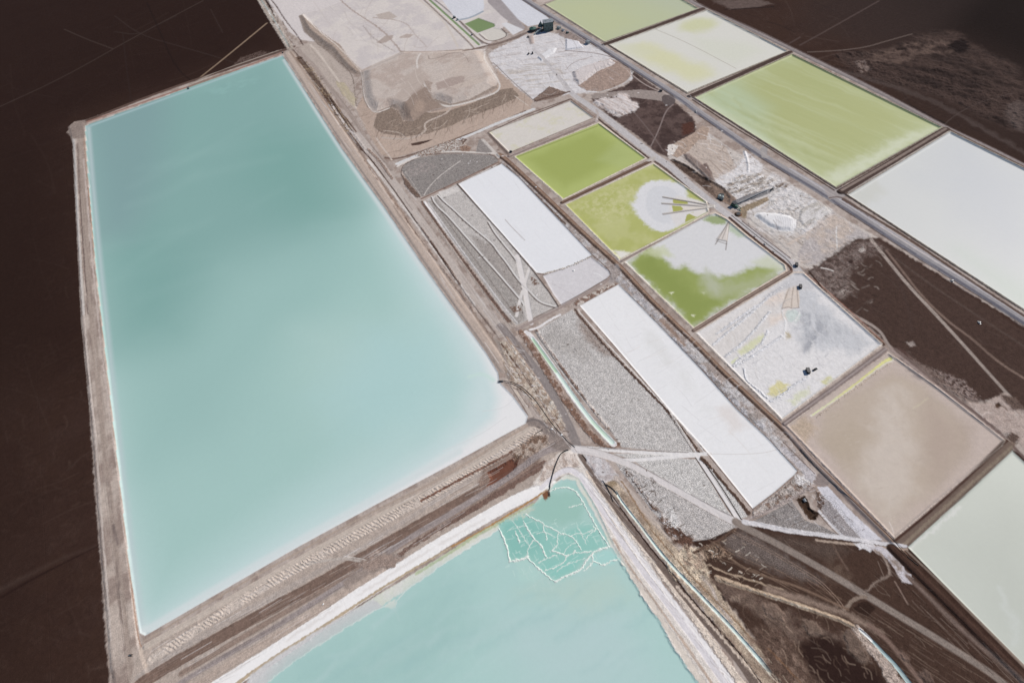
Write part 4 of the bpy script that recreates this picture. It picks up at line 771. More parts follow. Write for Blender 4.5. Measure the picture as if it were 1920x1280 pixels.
SF2 = [(800, 375), (857, 346), (900, 388), (1005, 512), (1046, 573), (968, 610), (940, 578), (860, 465)]
P(SF2, (194, 188, 186), f=1, s=0.136, g=.3, mo=(2, .05), r='field:west')
P([(803, 378), (818, 370), (850, 415), (905, 480), (975, 565), (985, 600), (968, 608), (900, 520), (840, 440)], (170, 163, 160), f=3, s=0.211, wp=(3, 2))
P([(880, 440), (922, 458), (975, 530), (985, 560), (960, 545), (915, 492)], (168, 160, 157), f=5, s=0.174, wp=(3, 4))
P([(822, 360), (857, 350), (862, 358), (828, 372)], (208, 202, 200), f=1.5, s=0.031)
for q in ([(808, 370), (812, 380), (820, 390), (834, 402), (847, 416), (870, 443), (902, 480), (935, 517), (972, 560), (980, 572)], [(820, 367), (832, 380), (848, 393), (865, 410), (890, 432), (922, 458), (932, 474), (947, 492), (962, 515), (976, 533), (990, 546), (1002, 560), (1015, 570), (1042, 577)], [(914, 417), (926, 438), (942, 458), (956, 475), (967, 490)]):
    L(q, 4.6, (224, 219, 217), f=.5, s=0., g=.05, off=2.2); L(q, 2.2, (70, 58, 56), f=.4, h=-.6, hf=1)
L([(1002, 562), (1000, 578), (1010, 588), (1030, 585), (1044, 577)], 2, (196, 190, 188), f=.6)
L([(810, 375), (860, 445), (930, 540), (966, 590)], 1.0, (118, 106, 102), f=.5)
L([(803, 380), (856, 455), (900, 515), (945, 575), (970, 605)], 2.2, (214, 210, 212), f=.6)
L([(970, 480), (976, 505), (984, 540), (990, 575), (996, 606)], [10, 9], (214, 208, 208), f=.6, s=.01, st=.06, g=.05)
L([(995, 495), (988, 520), (980, 545), (973, 570), (969, 592)], [5, 6], (212, 206, 205), f=.6, s=.01, g=.05)
P([(995, 518), (1004, 522), (1012, 532), (1002, 536), (996, 528)], (120, 98, 88), f=1.5, wp=(4, 2), patch=(4, .3, .5))
P([(955, 575), (975, 572), (978, 582), (962, 586)], (126, 104, 94), f=1.5, wp=(4, 2), patch=(4, .3, .5))
L([(857, 345), (890, 382), (940, 437), (1000, 508), (1030, 548), (1048, 576)], 2.4, (78, 64, 60), f=.5, rnd=0, h=1, hf=1.5)
P(W1, (224, 224, 229), f=.8, g=.04, mo=(1, .012), s=0, r='pond:white_north', h=-.8, hf=3, wt=.2)
L([(947, 411), (958, 424), (984, 450)], .9, (140, 126, 120), f=.4, wp=(4, .4))
P(W1B, (206, 202, 206), f=.8, g=.12, mo=(2, .03), s=0, r='pond:dry_patch', h=-.8, hf=3)
L([(1020, 513), (1065, 501), (1108, 480)], 2.4, (190, 180, 172), f=.8, wp=(4, 2.5), mo=(4, .25), g=.9)
L([(1114, 512), (1122, 513), (1130, 520)], 1.2, (226, 224, 226), f=.5)
L([(1034, 530), (1060, 545), (1075, 552)], .8, (186, 180, 184), f=.5)
L([(1110, 478), (1125, 490), (1146, 510), (1142, 522)], 1.8, (110, 92, 86), f=.6)
L([(968, 618), (1000, 602), (1050, 577), (1095, 552), (1140, 526), (1155, 512), (1158, 500)], 5.5, (152, 138, 134), f=1, st=.15, r='road:fieldgate')
L([(1000, 597), (1050, 572), (1095, 548), (1138, 522)], 1.2, (86, 72, 68), f=.5, rnd=1)
P([(1140, 495), (1158, 496), (1165, 510), (1150, 532), (1140, 530), (1146, 512)], (162, 152, 150), f=2, wp=(4, 2), mo=(4, .15))
P([(1072, 572), (1082, 562), (1130, 540), (1150, 532), (1158, 532), (1088, 572)], (200, 190, 184), f=1, wp=(4, 2), c2=(128, 104, 94), cn=(3, .42, .55), g=.8)
SF3 = [(1003, 622), (1040, 600), (1073, 580), (1088, 600), (1150, 665), (1205, 722), (1253, 772), (1282, 812), (1302, 848), (1270, 848), (1166, 838), (1150, 815), (1110, 770), (1065, 715), (1015, 645)]
P(SF3, (203, 198, 197), f=1, s=0.260, g=.3, mo=(2, .04), r='field:central')
P([(1085, 600), (1110, 620), (1140, 655), (1150, 668), (1130, 665), (1100, 640), (1085, 615)], (150, 132, 124), f=8, wp=(3, 6), a=.8)
P([(1010, 635), (1040, 605), (1100, 640), (1110, 680), (1050, 660)], (184, 178, 176), f=12, a=.8)
L([(994, 618), (1010, 614), (1030, 600), (1050, 590)], 4, (224, 220, 222), f=1, wp=(4, 1))
L([(1003, 622), (1015, 640), (1065, 710), (1110, 767), (1150, 813)], 1.2, (104, 90, 86), f=.5)
L([(1006, 618), (1016, 635), (1062, 700), (1100, 752), (1140, 802)], 4.5, (206, 196, 192), f=.8, wp=(4, 1.5), c2=(130, 106, 96), cn=(2, .44, .56), g=.8)
L([(976, 622), (1000, 655), (1035, 712), (1070, 765), (1105, 812), (1140, 842), (1152, 842), (1160, 832)], [9, 12, 12, 12, 12, 12, 9, 7], (126, 100, 88), f=1.2, wp=(4, 2), mo=(4, .2), g=.7, c2=(160, 142, 134), cn=(3, .55, .7))
L([(986, 622), (995, 628), (1008, 645), (1040, 692), (1075, 745), (1110, 790), (1150, 832)], [6, 8, 8, 9, 10, 10, 12], (222, 218, 220), f=.7, wp=(4, .8), r='salt:strip')
L([(998, 634), (1018, 662), (1050, 706), (1085, 757), (1115, 796), (1148, 829)], [5, 6, 6, 7, 7, 8], (206, 222, 216), f=.6, g=.03, wt=1, r='channel:green', h=-.6, hf=2)
L([(1000, 637), (1018, 663), (1042, 696)], [4, 5], (168, 194, 168), f=2.5, wt=1)
L([(1110, 790), (1135, 815)], 5, (196, 218, 200), f=3, wt=1)
L([(1078, 580), (1086, 592), (1110, 620), (1150, 665), (1200, 717), (1250, 768), (1282, 808), (1310, 846)], 4.4, (92, 74, 67), f=.7, wp=(4, 2), mo=(4, .2), g=.7, h=-.8, hf=2)
L([(1084, 580), (1092, 592), (1153, 660), (1203, 714), (1256, 770), (1290, 808), (1322, 848)], 2, (214, 208, 206), f=.6, wp=(4, .8))
L([(1252, 775), (1270, 800), (1300, 847)], 1.2, (84, 72, 70), f=.5); L([(1258, 775), (1275, 800), (1305, 847)], 2.5, (216, 210, 208), f=.5, off=0)
for q0, q1, n_ in (((1012, 632), (1084, 596), 13), ((1190, 866), (1296, 864), 9)):
    for k in range(n_):
        f_ = (k + .5) / n_; x, y = q0[0] + (q1[0] - q0[0]) * f_, q0[1] + (q1[1] - q0[1]) * f_
        dx, dy = (158 + 40 * f_, 205 + 20 * f_) if n_ == 13 else (90 + 10 * f_, 62 + 30 * f_)
        L([(x, y), (x + dx * .5 + rs.gauss(0, 1.5), y + dy * .5), (x + dx, y + dy)], .9, rs.choice([(218, 213, 212), (150, 140, 137)]), f=.5, a=rs.uniform(.15, .5), wp=(4, 1.5))
P(W2, (227, 226, 229), f=.8, g=.05, mo=(1, .015), s=0, r='pond:white_south', h=-.8, hf=3, wt=.2)
P([(1180, 580), (1220, 620), (1300, 720), (1340, 780), (1290, 740), (1220, 650)], (218, 217, 218), f=18, wp=(2, 12), patch=(1, .3, .6))
P([(1340, 760), (1370, 765), (1400, 800), (1370, 810)], (216, 208, 206), f=10, wp=(2, 8), a=.7)
# below the fields: salt tracks and the second group
G1 = [(1188, 862), (1240, 857), (1305, 861), (1330, 900), (1363, 955), (1372, 966), (1345, 958), (1290, 925), (1240, 895), (1205, 875)]
P(G1, (210, 206, 205), f=1, s=0.248, g=.3, mo=(2, .04), r='field:south')
P([(1150, 850), (1200, 850), (1287, 854), (1195, 860), (1175, 858)], (210, 206, 205), f=1, s=0.248, g=.3, r='field:south')
P([(1318, 862), (1345, 895), (1375, 930), (1402, 968), (1388, 972), (1350, 915)], (212, 208, 207), f=1, s=0.236, g=.3, r='field:south')
P([(1155, 868), (1175, 872), (1215, 890), (1270, 922), (1320, 950), (1385, 985), (1370, 992), (1330, 1010), (1290, 1015), (1255, 990), (1225, 960), (1190, 915), (1168, 888)], (196, 190, 189), f=1.2, s=0.260, g=.4, mo=(3, .06), r='field:ragged')
P([(1160, 872), (1182, 885), (1215, 930), (1245, 965), (1270, 985), (1300, 1005), (1280, 1020), (1255, 995), (1225, 960), (1195, 915)], (132, 110, 100), f=3, wp=(3, 6), c2=(206, 202, 204), cn=(4, .5, .62), g=.9, patch=(3, .25, .5, 0))
P([(1240, 985), (1275, 990), (1300, 1010), (1290, 1030), (1262, 1015)], (96, 72, 62), f=3, wp=(3, 4), patch=(3, .2, .45), g=.9)
P([(1250, 955), (1262, 950), (1275, 980), (1265, 990), (1258, 980)], (216, 212, 212), f=1.5, wp=(4, 3))
L([(1178, 888), (1200, 920), (1226, 955)], 1.2, (70, 56, 52), f=.5, wp=(4, 1))
L([(1075, 838), (1110, 841), (1170, 845), (1240, 850), (1310, 851), (1332, 850)], [8, 8, 6.5, 6.5, 6.5, 6.5], (222, 218, 219), f=.8, s=0.012, g=.1, wp=(4, .6), r='road:salt')
L([(1332, 850), (1380, 851), (1430, 849), (1457, 842)], .8, (190, 182, 178), f=.5, a=.8)
L([(1170, 862), (1200, 862), (1250, 857), (1310, 853)], 6.5, (222, 218, 219), f=.8, s=0.012, g=.1, r='road:salt')
L([(1110, 839), (1170, 843), (1290, 848)], .9, (120, 106, 102), f=.5, wp=(4, .5))
L([(1308, 856), (1340, 905), (1372, 956), (1388, 976)], 8, (220, 215, 216), f=.6, s=.0, g=.05)
L([(1304, 858), (1335, 905), (1368, 957), (1376, 970)], 2, (58, 48, 46), f=.4, h=-.5, hf=1); L([(1317, 862), (1350, 908), (1382, 960), (1390, 974)], 2, (58, 48, 46), f=.4, h=-.5, hf=1)
L([(1316, 860), (1330, 872), (1357, 905), (1385, 938), (1404, 962)], [8, 5.5, 5, 5, 7], (84, 66, 58), f=.8, wp=(4, 1.5), g=.6)
L([(1326, 850), (1345, 872), (1380, 915), (1412, 956)], 1.6, (132, 112, 104), f=.5)
P([(1413, 958), (1450, 932), (1495, 892), (1520, 905), (1528, 912), (1500, 928), (1450, 952), (1412, 972)], (176, 166, 162), f=1.2, wp=(4, 2), c2=(124, 104, 94), cn=(3, .46, .6), s=0.124, g=.9)
P([(1488, 890), (1515, 890), (1528, 905), (1505, 915), (1492, 905)], (212, 208, 210), f=2, wp=(3, 3), patch=(4, .3, .5))
P([(1500, 880), (1475, 855), (1460, 840), (1470, 835), (1500, 862), (1528, 885), (1530, 895), (1524, 905), (1510, 895)], (186, 180, 184), f=1.5, wp=(4, 2), mo=(3, .06), g=.5)
L([(1468, 828), (1500, 860), (1528, 888)], 1.4, (112, 94, 88), f=.6)
L([(1403, 972), (1440, 958), (1475, 938), (1505, 922), (1528, 908)], 5, (168, 155, 152), f=1, st=.12, r='road:gate')
P([(1415, 975), (1445, 960), (1485, 938), (1510, 975), (1540, 985), (1575, 1003), (1500, 998), (1430, 982)], (150, 143, 142), f=1, s=0.211, g=.4, r='field:southeast')
P([(1540, 925), (1560, 930), (1620, 1008), (1600, 1008), (1575, 1000), (1545, 965), (1535, 945)], (160, 153, 155), f=1, s=0.211, g=.4, r='field:southeast')
P([(1492, 936), (1508, 928), (1514, 935), (1520, 952), (1536, 962), (1530, 975), (1518, 974), (1505, 955)], (64, 49, 40), f=1, wp=(4, 1.5), g=.5, h=-2.5, hf=4)
P([(1530, 920), (1540, 925), (1546, 940), (1540, 955), (1532, 945)], (96, 78, 70), f=1.5, wp=(4, 2.5), g=.7, patch=(4, .25, .5))
L([(1536, 958), (1555, 980), (1580, 1004)], 4.5, (206, 202, 206), f=.7); L([(1534, 962), (1555, 986), (1575, 1006)], 1, (84, 72, 70), f=.4)
P([(1532, 912), (1552, 912), (1565, 925), (1600, 962), (1655, 1012), (1618, 1012), (1590, 982), (1560, 945), (1540, 925)], (204, 201, 209), f=1, wp=(4, 1), mo=(3, .03), g=.2, r='salt:margin')
P([(1526, 905), (1535, 885), (1550, 895), (1560, 905), (1545, 912)], (140, 128, 126), f=1.5, wp=(4, 2), mo=(4, .12))

# ---- lower right dark land
LR = [(1385, 990), (1430, 990), (1600, 1012), (1690, 1030), (1940, 1280), (1940, 1400), (1500, 1400), (1440, 1230), (1380, 1150), (1335, 1090), (1320, 1050), (1340, 1020)]
P(LR, (70, 53, 46), f=3, wp=(3, 4), mo=(1, .08), g=.35)
P([(1352, 1012), (1380, 995), (1400, 1000), (1470, 1040), (1540, 1090), (1500, 1085), (1430, 1060), (1380, 1040)], (118, 106, 102), f=8, wp=(3, 5), s=0.260, a=.9, r='field:dark')
P([(1440, 1005), (1560, 1018), (1590, 1030), (1560, 1050), (1500, 1030)], (96, 82, 76), f=10, wp=(3, 5), s=0.217, a=.7)
P([(1560, 1045), (1580, 1060), (1600, 1085), (1570, 1095), (1545, 1080)], (104, 86, 76), f=12, wp=(3, 6), patch=(3, .2, .6), a=.8)
L([(1562, 1020), (1575, 1045), (1590, 1068)], 2.2, (122, 102, 92), f=2, a=.7)
L([(1302, 1035), (1330, 1022), (1360, 1006), (1378, 992)], 6, (98, 78, 68), f=1.2, wp=(4, 1), mo=(4, .15), r='bank:short', h=1.4, hf=3)
P([(1320, 1028), (1345, 1018), (1365, 1035), (1345, 1050), (1322, 1045)], (132, 112, 98), f=3, wp=(4, 4), mo=(4, .3), g=1., patch=(4, .2, .5))
R2 = [(1078, 842), (1110, 846), (1150, 858), (1187, 873), (1250, 908), (1320, 948), (1365, 972), (1395, 984)]
L(R2, [16, 15, 14, 13, 13, 14, 15, 17], (150, 140, 138), f=1, wp=(4, 1), patch=(2, .3, .5))
L(R2, [14, 13, 12, 11, 11, 12, 13, 15], (206, 200, 201), f=1, st=.12, g=.1, s=0.012, r='road:diagonal')
L([(1380, 978), (1400, 990), (1430, 1005), (1460, 1020), (1540, 1065), (1618, 1112), (1680, 1150), (1750, 1192), (1810, 1230), (1860, 1262), (1900, 1296)], [14, 13, 12, 12, 12, 12, 12, 12, 12, 12, 12], (134, 122, 116), f=1.5, st=.14, mo=(3, .05), r='road:diagonal')
L([(1395, 978), (1430, 984), (1480, 995), (1550, 1003), (1620, 1013), (1665, 1020), (1698, 1024)], [9, 9, 9, 8, 8, 7, 5], (206, 202, 206), f=1, wp=(4, 1), st=.06, s=0.012, r='road:white')
L([(1530, 1012), (1580, 1018), (1640, 1024), (1700, 1030)], 4, (168, 150, 138), f=1.2, wp=(4, 1), st=.1)
P([(1600, 1016), (1640, 1020), (1630, 1032), (1612, 1028)], (214, 210, 214), f=1.2, wp=(3, 3))
P([(1625, 1022), (1650, 1022), (1668, 1032), (1678, 1045), (1700, 1070), (1712, 1082), (1700, 1080), (1708, 1094), (1692, 1090), (1680, 1072), (1672, 1062), (1662, 1045)], (196, 190, 196), f=1.2, wp=(3, 3), c2=(150, 136, 130), cn=(2, .6, .75), g=.4, r='salt:spill')
L([(1640, 1030), (1655, 1040), (1665, 1060), (1668, 1075)], 4, (150, 134, 126), f=1.5, wp=(3, 2))
L([(1668, 1075), (1650, 1088), (1635, 1100), (1622, 1112)], 5, (132, 116, 108), f=2, wp=(3, 3), g=.5)
L([(1622, 1118), (1600, 1122), (1590, 1136), (1582, 1142)], 7, (134, 118, 108), f=1.2, wp=(4, 1))
L([(1678, 1090), (1690, 1110), (1702, 1132)], 2.4, (118, 100, 92), f=1, st=.3); L([(1646, 1052), (1655, 1075), (1660, 1085)], 1.2, (120, 104, 96), f=.8)
L([(1672, 1028), (1720, 1075), (1780, 1135), (1850, 1205), (1935, 1290)], [16, 18], (66, 49, 43), f=1.2, st=.12, r='bank:southeast', h=2, hf=5)
L([(1700, 1032), (1760, 1088), (1830, 1158), (1930, 1258)], [3, 6], (122, 108, 100), f=1, st=.1)
L([(1700, 1078), (1735, 1112), (1775, 1152), (1820, 1195), (1880, 1245), (1930, 1290)], [6, 8], (116, 100, 94), f=3, st=.1, r='road:faint')
L([(1345, 1020), (1360, 1035), (1380, 1055), (1400, 1067), (1450, 1085), (1500, 1100), (1560, 1128), (1590, 1142)], 4, (112, 92, 80), f=1.5, st=.2)
L([(1375, 996), (1400, 1010), (1450, 1036), (1500, 1066), (1535, 1087), (1560, 1112), (1575, 1130), (1580, 1138)], 1, (146, 124, 112), f=.5, off=1.6); L([(1375, 996), (1400, 1010), (1450, 1036), (1500, 1066), (1535, 1087), (1560, 1112), (1575, 1130), (1580, 1138)], 1, (146, 124, 112), f=.5, off=-1.6)
L([(1330, 1060), (1350, 1068), (1390, 1082), (1425, 1094), (1470, 1105)], 3, (164, 144, 126), f=1.2, wp=(3, 2), st=.2)
L([(1440, 1105), (1500, 1122), (1560, 1142), (1600, 1155), (1650, 1185)], [14, 10], (132, 114, 104), f=4, wp=(3, 3), st=.2)
P([(1335, 1085), (1360, 1090), (1420, 1120), (1500, 1160), (1540, 1170), (1600, 1190), (1590, 1210), (1560, 1200), (1540, 1192), (1500, 1198), (1470, 1190), (1440, 1165), (1400, 1145), (1350, 1115)], (104, 87, 79), f=5, wp=(2, 10), c2=(78, 61, 55), cn=(2, .45, .6), mo=(3, .12), g=.5)
for q, cc in (([(1425, 1130), (1450, 1125), (1470, 1150), (1478, 1162), (1468, 1168), (1445, 1165), (1432, 1150)], (118, 100, 91)), ([(1500, 1165), (1530, 1160), (1548, 1185), (1545, 1196), (1520, 1192), (1505, 1180)], (112, 95, 86)), ([(1580, 1180), (1600, 1178), (1625, 1215), (1635, 1235), (1628, 1245), (1600, 1232), (1585, 1212)], (106, 90, 82)),
              ([(1370, 1112), (1392, 1118), (1390, 1130), (1375, 1128)], (128, 110, 100)), ([(1350, 1110), (1368, 1112), (1372, 1128), (1358, 1130)], (90, 74, 68)), ([(1682, 1218), (1695, 1218), (1710, 1235), (1708, 1248), (1695, 1240)], (96, 79, 72)), ([(1720, 1256), (1745, 1262), (1760, 1285), (1735, 1285)], (92, 76, 70))):
    P(q, cc, f=2, wp=(3, 5), mo=(3, .15), rnd=1, g=.5, h=1, hf=5)
P([(1500, 1200), (1560, 1190), (1580, 1215), (1600, 1240), (1650, 1260), (1680, 1310), (1540, 1310), (1505, 1230)], (48, 34, 31), f=6, wp=(2, 8), g=.25, mo=(1, .04))
P([(1400, 1190), (1450, 1175), (1490, 1200), (1500, 1225), (1540, 1280), (1545, 1310), (1470, 1310), (1430, 1240)], (92, 74, 66), f=8, wp=(2, 10), c2=(122, 102, 92), cn=(3, .5, .65), mo=(3, .1), g=.6)
L([(1345, 1083), (1380, 1095), (1425, 1110), (1470, 1125), (1520, 1142), (1560, 1156), (1600, 1173)], [10, 10, 9, 9, 8, 9, 8], (176, 156, 138), f=1.2, wp=(3, 1.5), mo=(4, .08), g=.4, h=1.2, hf=3)
L([(1430, 1113), (1470, 1126), (1520, 1142)], 2.4, (202, 190, 176), f=1, wp=(4, 2), patch=(4, .4, .55))
L([(1440, 1215), (1480, 1255), (1510, 1290)], 3, (120, 92, 74), f=1.2, wp=(3, 2))
L([(1605, 1175), (1620, 1200), (1650, 1232), (1668, 1262), (1700, 1300)], [12, 26], (176, 160, 152), f=1.5, wp=(3, 4), mo=(4, .2), g=.8)
L([(1630, 1172), (1660, 1195), (1690, 1230), (1725, 1275), (1745, 1300)], 8, (118, 98, 90), f=2, st=.14)
L([(1613, 1181), (1635, 1200), (1655, 1222), (1680, 1247), (1712, 1290)], [4, 5, 6, 7, 9], (160, 180, 184), f=.5, g=.03, wt=1, r='channel:pale', h=-.6, hf=1.5)
L([(1612, 1179), (1625, 1190), (1634, 1200)], 4.5, (226, 226, 228), f=.8)
P([(1610, 1130), (1625, 1126), (1642, 1140), (1628, 1155), (1612, 1148), (1600, 1140)], (52, 38, 33), f=1, wp=(4, 1), r='ground')

# ---- the lower turquoise pond
BP = [(935, 992), (945, 980), (985, 962), (1025, 925), (1040, 907), (1062, 896), (1080, 902), (1092, 925), (1110, 955), (1145, 1022), (1180, 1077), (1200, 1112), (1237, 1165), (1262, 1210), (1310, 1282), (1360, 1370), (300, 1400), (450, 1316), (500, 1279), (575, 1222), (660, 1168), (715, 1136), (750, 1112), (837, 1053)]
SH = [(1030, 912), (1062, 888), (1085, 895), (1115, 945), (1150, 1018), (1180, 1070), (1150, 1040), (960, 1010), (850, 1065), (750, 1125), (600, 1222), (440, 1330), (400, 1330), (520, 1240), (620, 1172), (700, 1120), (845, 1032), (1000, 945)]
P(SH, (210, 212, 202), f=1.2, wp=(4, .8), c2=(214, 213, 209), cn=(2, .45, .6), g=.08, wt=.3, r='pond:lower/shallow_shelf', h=-.6, hf=3)
L([(1000, 945), (940, 978), (890, 1005), (845, 1035), (780, 1075)], [5, 5], (180, 188, 158), f=1.5, wp=(4, 1), mo=(4, .05), wt=.6)
P([(470, 1262), (600, 1178), (700, 1122), (720, 1138), (600, 1215), (450, 1312)], (200, 198, 200), f=2, wp=(3, 2))
P(BP, (172, 203, 200), f=1.2, wp=(3, 2.2), g=.02, wt=1, s=0, r='pond:lower', h=-.8, hf=3)
CLIP('pond:lower')
L([(505, 1276), (575, 1222), (660, 1168), (715, 1137), (728, 1134), (738, 1142), (750, 1112), (790, 1085), (837, 1053), (885, 1020), (935, 992)], 2.4, (216, 220, 218), f=1, wp=(3, 2.2))
P([(728, 1128), (740, 1122), (742, 1140), (736, 1140), (720, 1136)], (214, 216, 210), f=1.5, wp=(4, 1.5), wt=.2)
L([(738, 1140), (744, 1150), (748, 1162)], 2, (186, 208, 206), f=2.5)
P([(560, 1250), (680, 1180), (760, 1140), (850, 1080), (900, 1160), (800, 1330), (480, 1330)], (160, 193, 190), f=50, wp=(1, 25), a=.9)
P([(940, 1180), (1100, 1120), (1180, 1180), (1250, 1290), (1000, 1320)], (180, 203, 204), f=60, wp=(1, 25), a=.8)
P([(980, 1110), (1150, 1060), (1190, 1120), (1100, 1150)], (180, 202, 194), f=25, wp=(2, 12), a=.7)
for k in range(9):
    x = 620 + 70 * k; y = 1270 - 12 * k
    L([(x, y), (x + 60, y - 38), (x + 130, y - 66)], 8, (180, 203, 204) if k % 2 else (154, 188, 188), f=10, a=.35, wp=(2, 8))
# crystal lagoon with salt ridges
LG = [(937, 984), (950, 972), (985, 962), (1010, 945), (1028, 922), (1042, 910), (1062, 901), (1078, 908), (1092, 935), (1108, 962), (1125, 992), (1141, 1022), (1118, 1030), (1098, 1050), (1090, 1062), (1078, 1072), (1040, 1089), (1018, 1070), (990, 1045), (986, 1045), (955, 1052), (948, 1030), (942, 1008)]
P(LG, (166, 200, 194), f=2.5, wp=(4, 2), wt=1, g=.02, r='pond:lower/deep_lagoon')
P([(939, 982), (960, 974), (985, 966), (1010, 978), (1050, 998), (1085, 985), (1115, 985), (1138, 1020), (1095, 1048), (1078, 1070), (1040, 1086), (990, 1044), (955, 1048), (946, 1025)], (146, 194, 186), f=8, wp=(3, 3), wt=1)
P([(940, 984), (980, 968), (1020, 990), (1015, 1030), (960, 1046)], (134, 186, 178), f=9, wp=(3, 3), wt=1, a=.7)
P([(1010, 1060), (1060, 1050), (1095, 1035), (1075, 1068), (1040, 1084)], (144, 196, 188), f=6, a=.9)
P([(985, 950), (1020, 925), (1080, 920), (1095, 945), (1088, 975), (1040, 985), (1000, 972)], (152, 190, 180), f=8, wp=(3, 3), a=.8)
P([(958, 966), (985, 948), (1005, 950), (985, 968), (950, 976)], (186, 200, 188), f=3, wp=(4, 3), mo=(4, .08), patch=(4, .25, .5))
P([(1113, 1040), (1140, 1030), (1160, 1045), (1150, 1058), (1130, 1055), (1112, 1060)], (166, 208, 204), f=2, wp=(4, 2), a=.8)
P([(966, 1052), (985, 1046), (1018, 1074), (1000, 1090), (975, 1088)], (176, 208, 202), f=5, a=.7)
RW = (222, 228, 224)
for q, wd_ in (([(935, 990), (945, 1010), (952, 1030), (956, 1052)], 2.6), ([(956, 1052), (970, 1049), (986, 1045), (990, 1042)], 3), ([(988, 1044), (1004, 1060), (1020, 1074), (1040, 1090)], 2), ([(1040, 1090), (1060, 1080), (1078, 1073), (1090, 1066), (1098, 1052), (1110, 1038), (1120, 1031), (1143, 1024)], 3),
              ([(1110, 1040), (1112, 1052), (1120, 1054), (1130, 1060), (1142, 1052), (1158, 1048)], 1.8), ([(1095, 1070), (1105, 1060), (1112, 1052)], 1.6), ([(981, 976), (995, 1002), (1003, 1012), (1015, 1022), (1020, 1035), (1025, 1044)], 1.8), ([(966, 994), (970, 1006), (975, 1018)], 1.6),
              ([(985, 964), (1005, 974), (1020, 980), (1018, 990), (1026, 1004), (1024, 1012)], 1.6), ([(1020, 984), (1040, 991), (1050, 998), (1056, 1002)], 1.4), ([(1056, 1000), (1070, 1004), (1080, 1012), (1085, 1022), (1090, 1030)], 1.5),
              ([(1048, 998), (1044, 1010), (1046, 1022), (1034, 1032)], 1.4), ([(1034, 1032), (1050, 1036), (1062, 1042), (1075, 1036), (1078, 1032)], 1.6), ([(1075, 1036), (1092, 1036), (1108, 1032)], 1.6), ([(1062, 1042), (1060, 1050), (1044, 1062), (1022, 1068)], 1.5),
              ([(1010, 1054), (1024, 1046), (1044, 1040)], 1.2), ([(1000, 1012), (996, 1020), (990, 1026), (989, 1036), (988, 1044)], 1.1), ([(1028, 922), (1042, 915), (1060, 912), (1078, 918), (1090, 935), (1100, 955), (1112, 975), (1120, 990), (1130, 1005), (1142, 1024)], 1.8),
              ([(1068, 950), (1082, 946), (1090, 944)], 1.2), ([(1112, 985), (1118, 992), (1108, 998), (1100, 1008)], 1.3), ([(1072, 1003), (1084, 998), (1096, 1000), (1112, 992)], 1.), ([(960, 975), (975, 995), (985, 1012), (994, 1025)], .8), ([(950, 995), (968, 988), (985, 985)], .6),
              ([(1045, 1070), (1060, 1058), (1085, 1050), (1096, 1046)], .8), ([(1055, 1040), (1066, 1022), (1080, 1016)], .8), ([(1005, 1000), (1022, 996), (1040, 1006)], .8), ([(1082, 985), (1090, 1000), (1100, 1020)], .8)):
    L(q, wd_ * 1.35, RW, f=.6, wp=(4, 1.6), wt=.1, rnd=1, h=.1, hf=1, r='pond:lower/salt_ridges' if wd_ > 1.2 else None)
rg = random.Random(4)
for k in range(90):
    x = rg.uniform(945, 1130); y = rg.uniform(975, 1075)
    if x > 1010 and y > 1040 + (1130 - x) * .3: continue
    a = rg.choice((-.45, 1.1)) + rg.gauss(0, .15); l = rg.uniform(5, 14)
    L([(x, y), (x + l * .5 * math.cos(a) + rg.gauss(0, 1), y + l * .5 * math.sin(a)), (x + l * math.cos(a), y + l * math.sin(a))], .95, (196, 220, 214), f=.6, a=.8, rnd=1)
for k in range(26):
    x = rg.uniform(970, 1050); y = 1055 + abs(rg.gauss(0, 18)) + (x - 970) * .3; a = rg.choice((-.45, 1.2)); l = rg.uniform(8, 20)
    L([(x, y), (x + l * math.cos(a), y + l * math.sin(a))], .8, (196, 214, 212), f=1.2, a=.35, rnd=0)
L([(1090, 905), (1108, 935), (1122, 962), (1148, 1008), (1165, 1045)], 3, (196, 216, 210), f=1.5, wp=(3, 2), wt=.4, mo=(4, .05))
P([(1015, 925), (1030, 916), (1031, 930), (1022, 938)], (122, 84, 62), f=1.5, wp=(4, 1.5), wt=.2)

CLIP(None)
# ---- the great turquoise pond
BG = [(160, 236), (300, 184), (420, 141), (530, 104), (640, 277), (720, 388), (790, 492), (850, 577), (912, 662), (934, 698), (936, 712), (940, 720), (962, 742), (990, 780), (986, 793), (940, 818), (850, 868), (700, 948), (560, 1024), (420, 1105), (272, 1191), (262, 1186), (258, 1160), (240, 1030), (214, 800), (180, 500), (165, 320)]
P(BG, (226, 225, 227), f=1, g=.03, wt=.4, s=0, r='pond:great/salt_margin', h=-.8, hf=3)
CLIP('pond:great')
P([(160, 236), (531, 103), (638, 280), (716, 388), (787, 492), (846, 577), (903, 662), (922, 706), (934, 745), (925, 785), (870, 832), (800, 875), (690, 943), (555, 1018), (420, 1096), (280, 1176), (264, 1165), (244, 1010), (219, 800), (184, 500), (166, 320)], (200, 216, 218), f=16, g=.02, wt=1, r='pond:great')
P([(160, 234), (531, 100), (636, 280), (706, 388), (768, 492), (820, 577), (862, 662), (876, 720), (868, 780), (800, 845), (690, 920), (555, 998), (420, 1080), (282, 1164), (262, 1140), (238, 1010), (214, 800), (180, 500)], (182, 208, 207), f=34, g=.02, wt=1)
P([(150, 225), (532, 96), (640, 285), (695, 400), (740, 500), (770, 600), (775, 690), (745, 760), (690, 825), (580, 905), (440, 1010), (290, 1120), (240, 960), (205, 700), (170, 420)], (164, 196, 192), f=60, a=1)
P([(150, 225), (535, 95), (650, 270), (690, 390), (670, 500), (600, 600), (480, 690), (380, 800), (270, 860), (220, 700), (180, 450)], (154, 188, 184), f=90, a=.9)
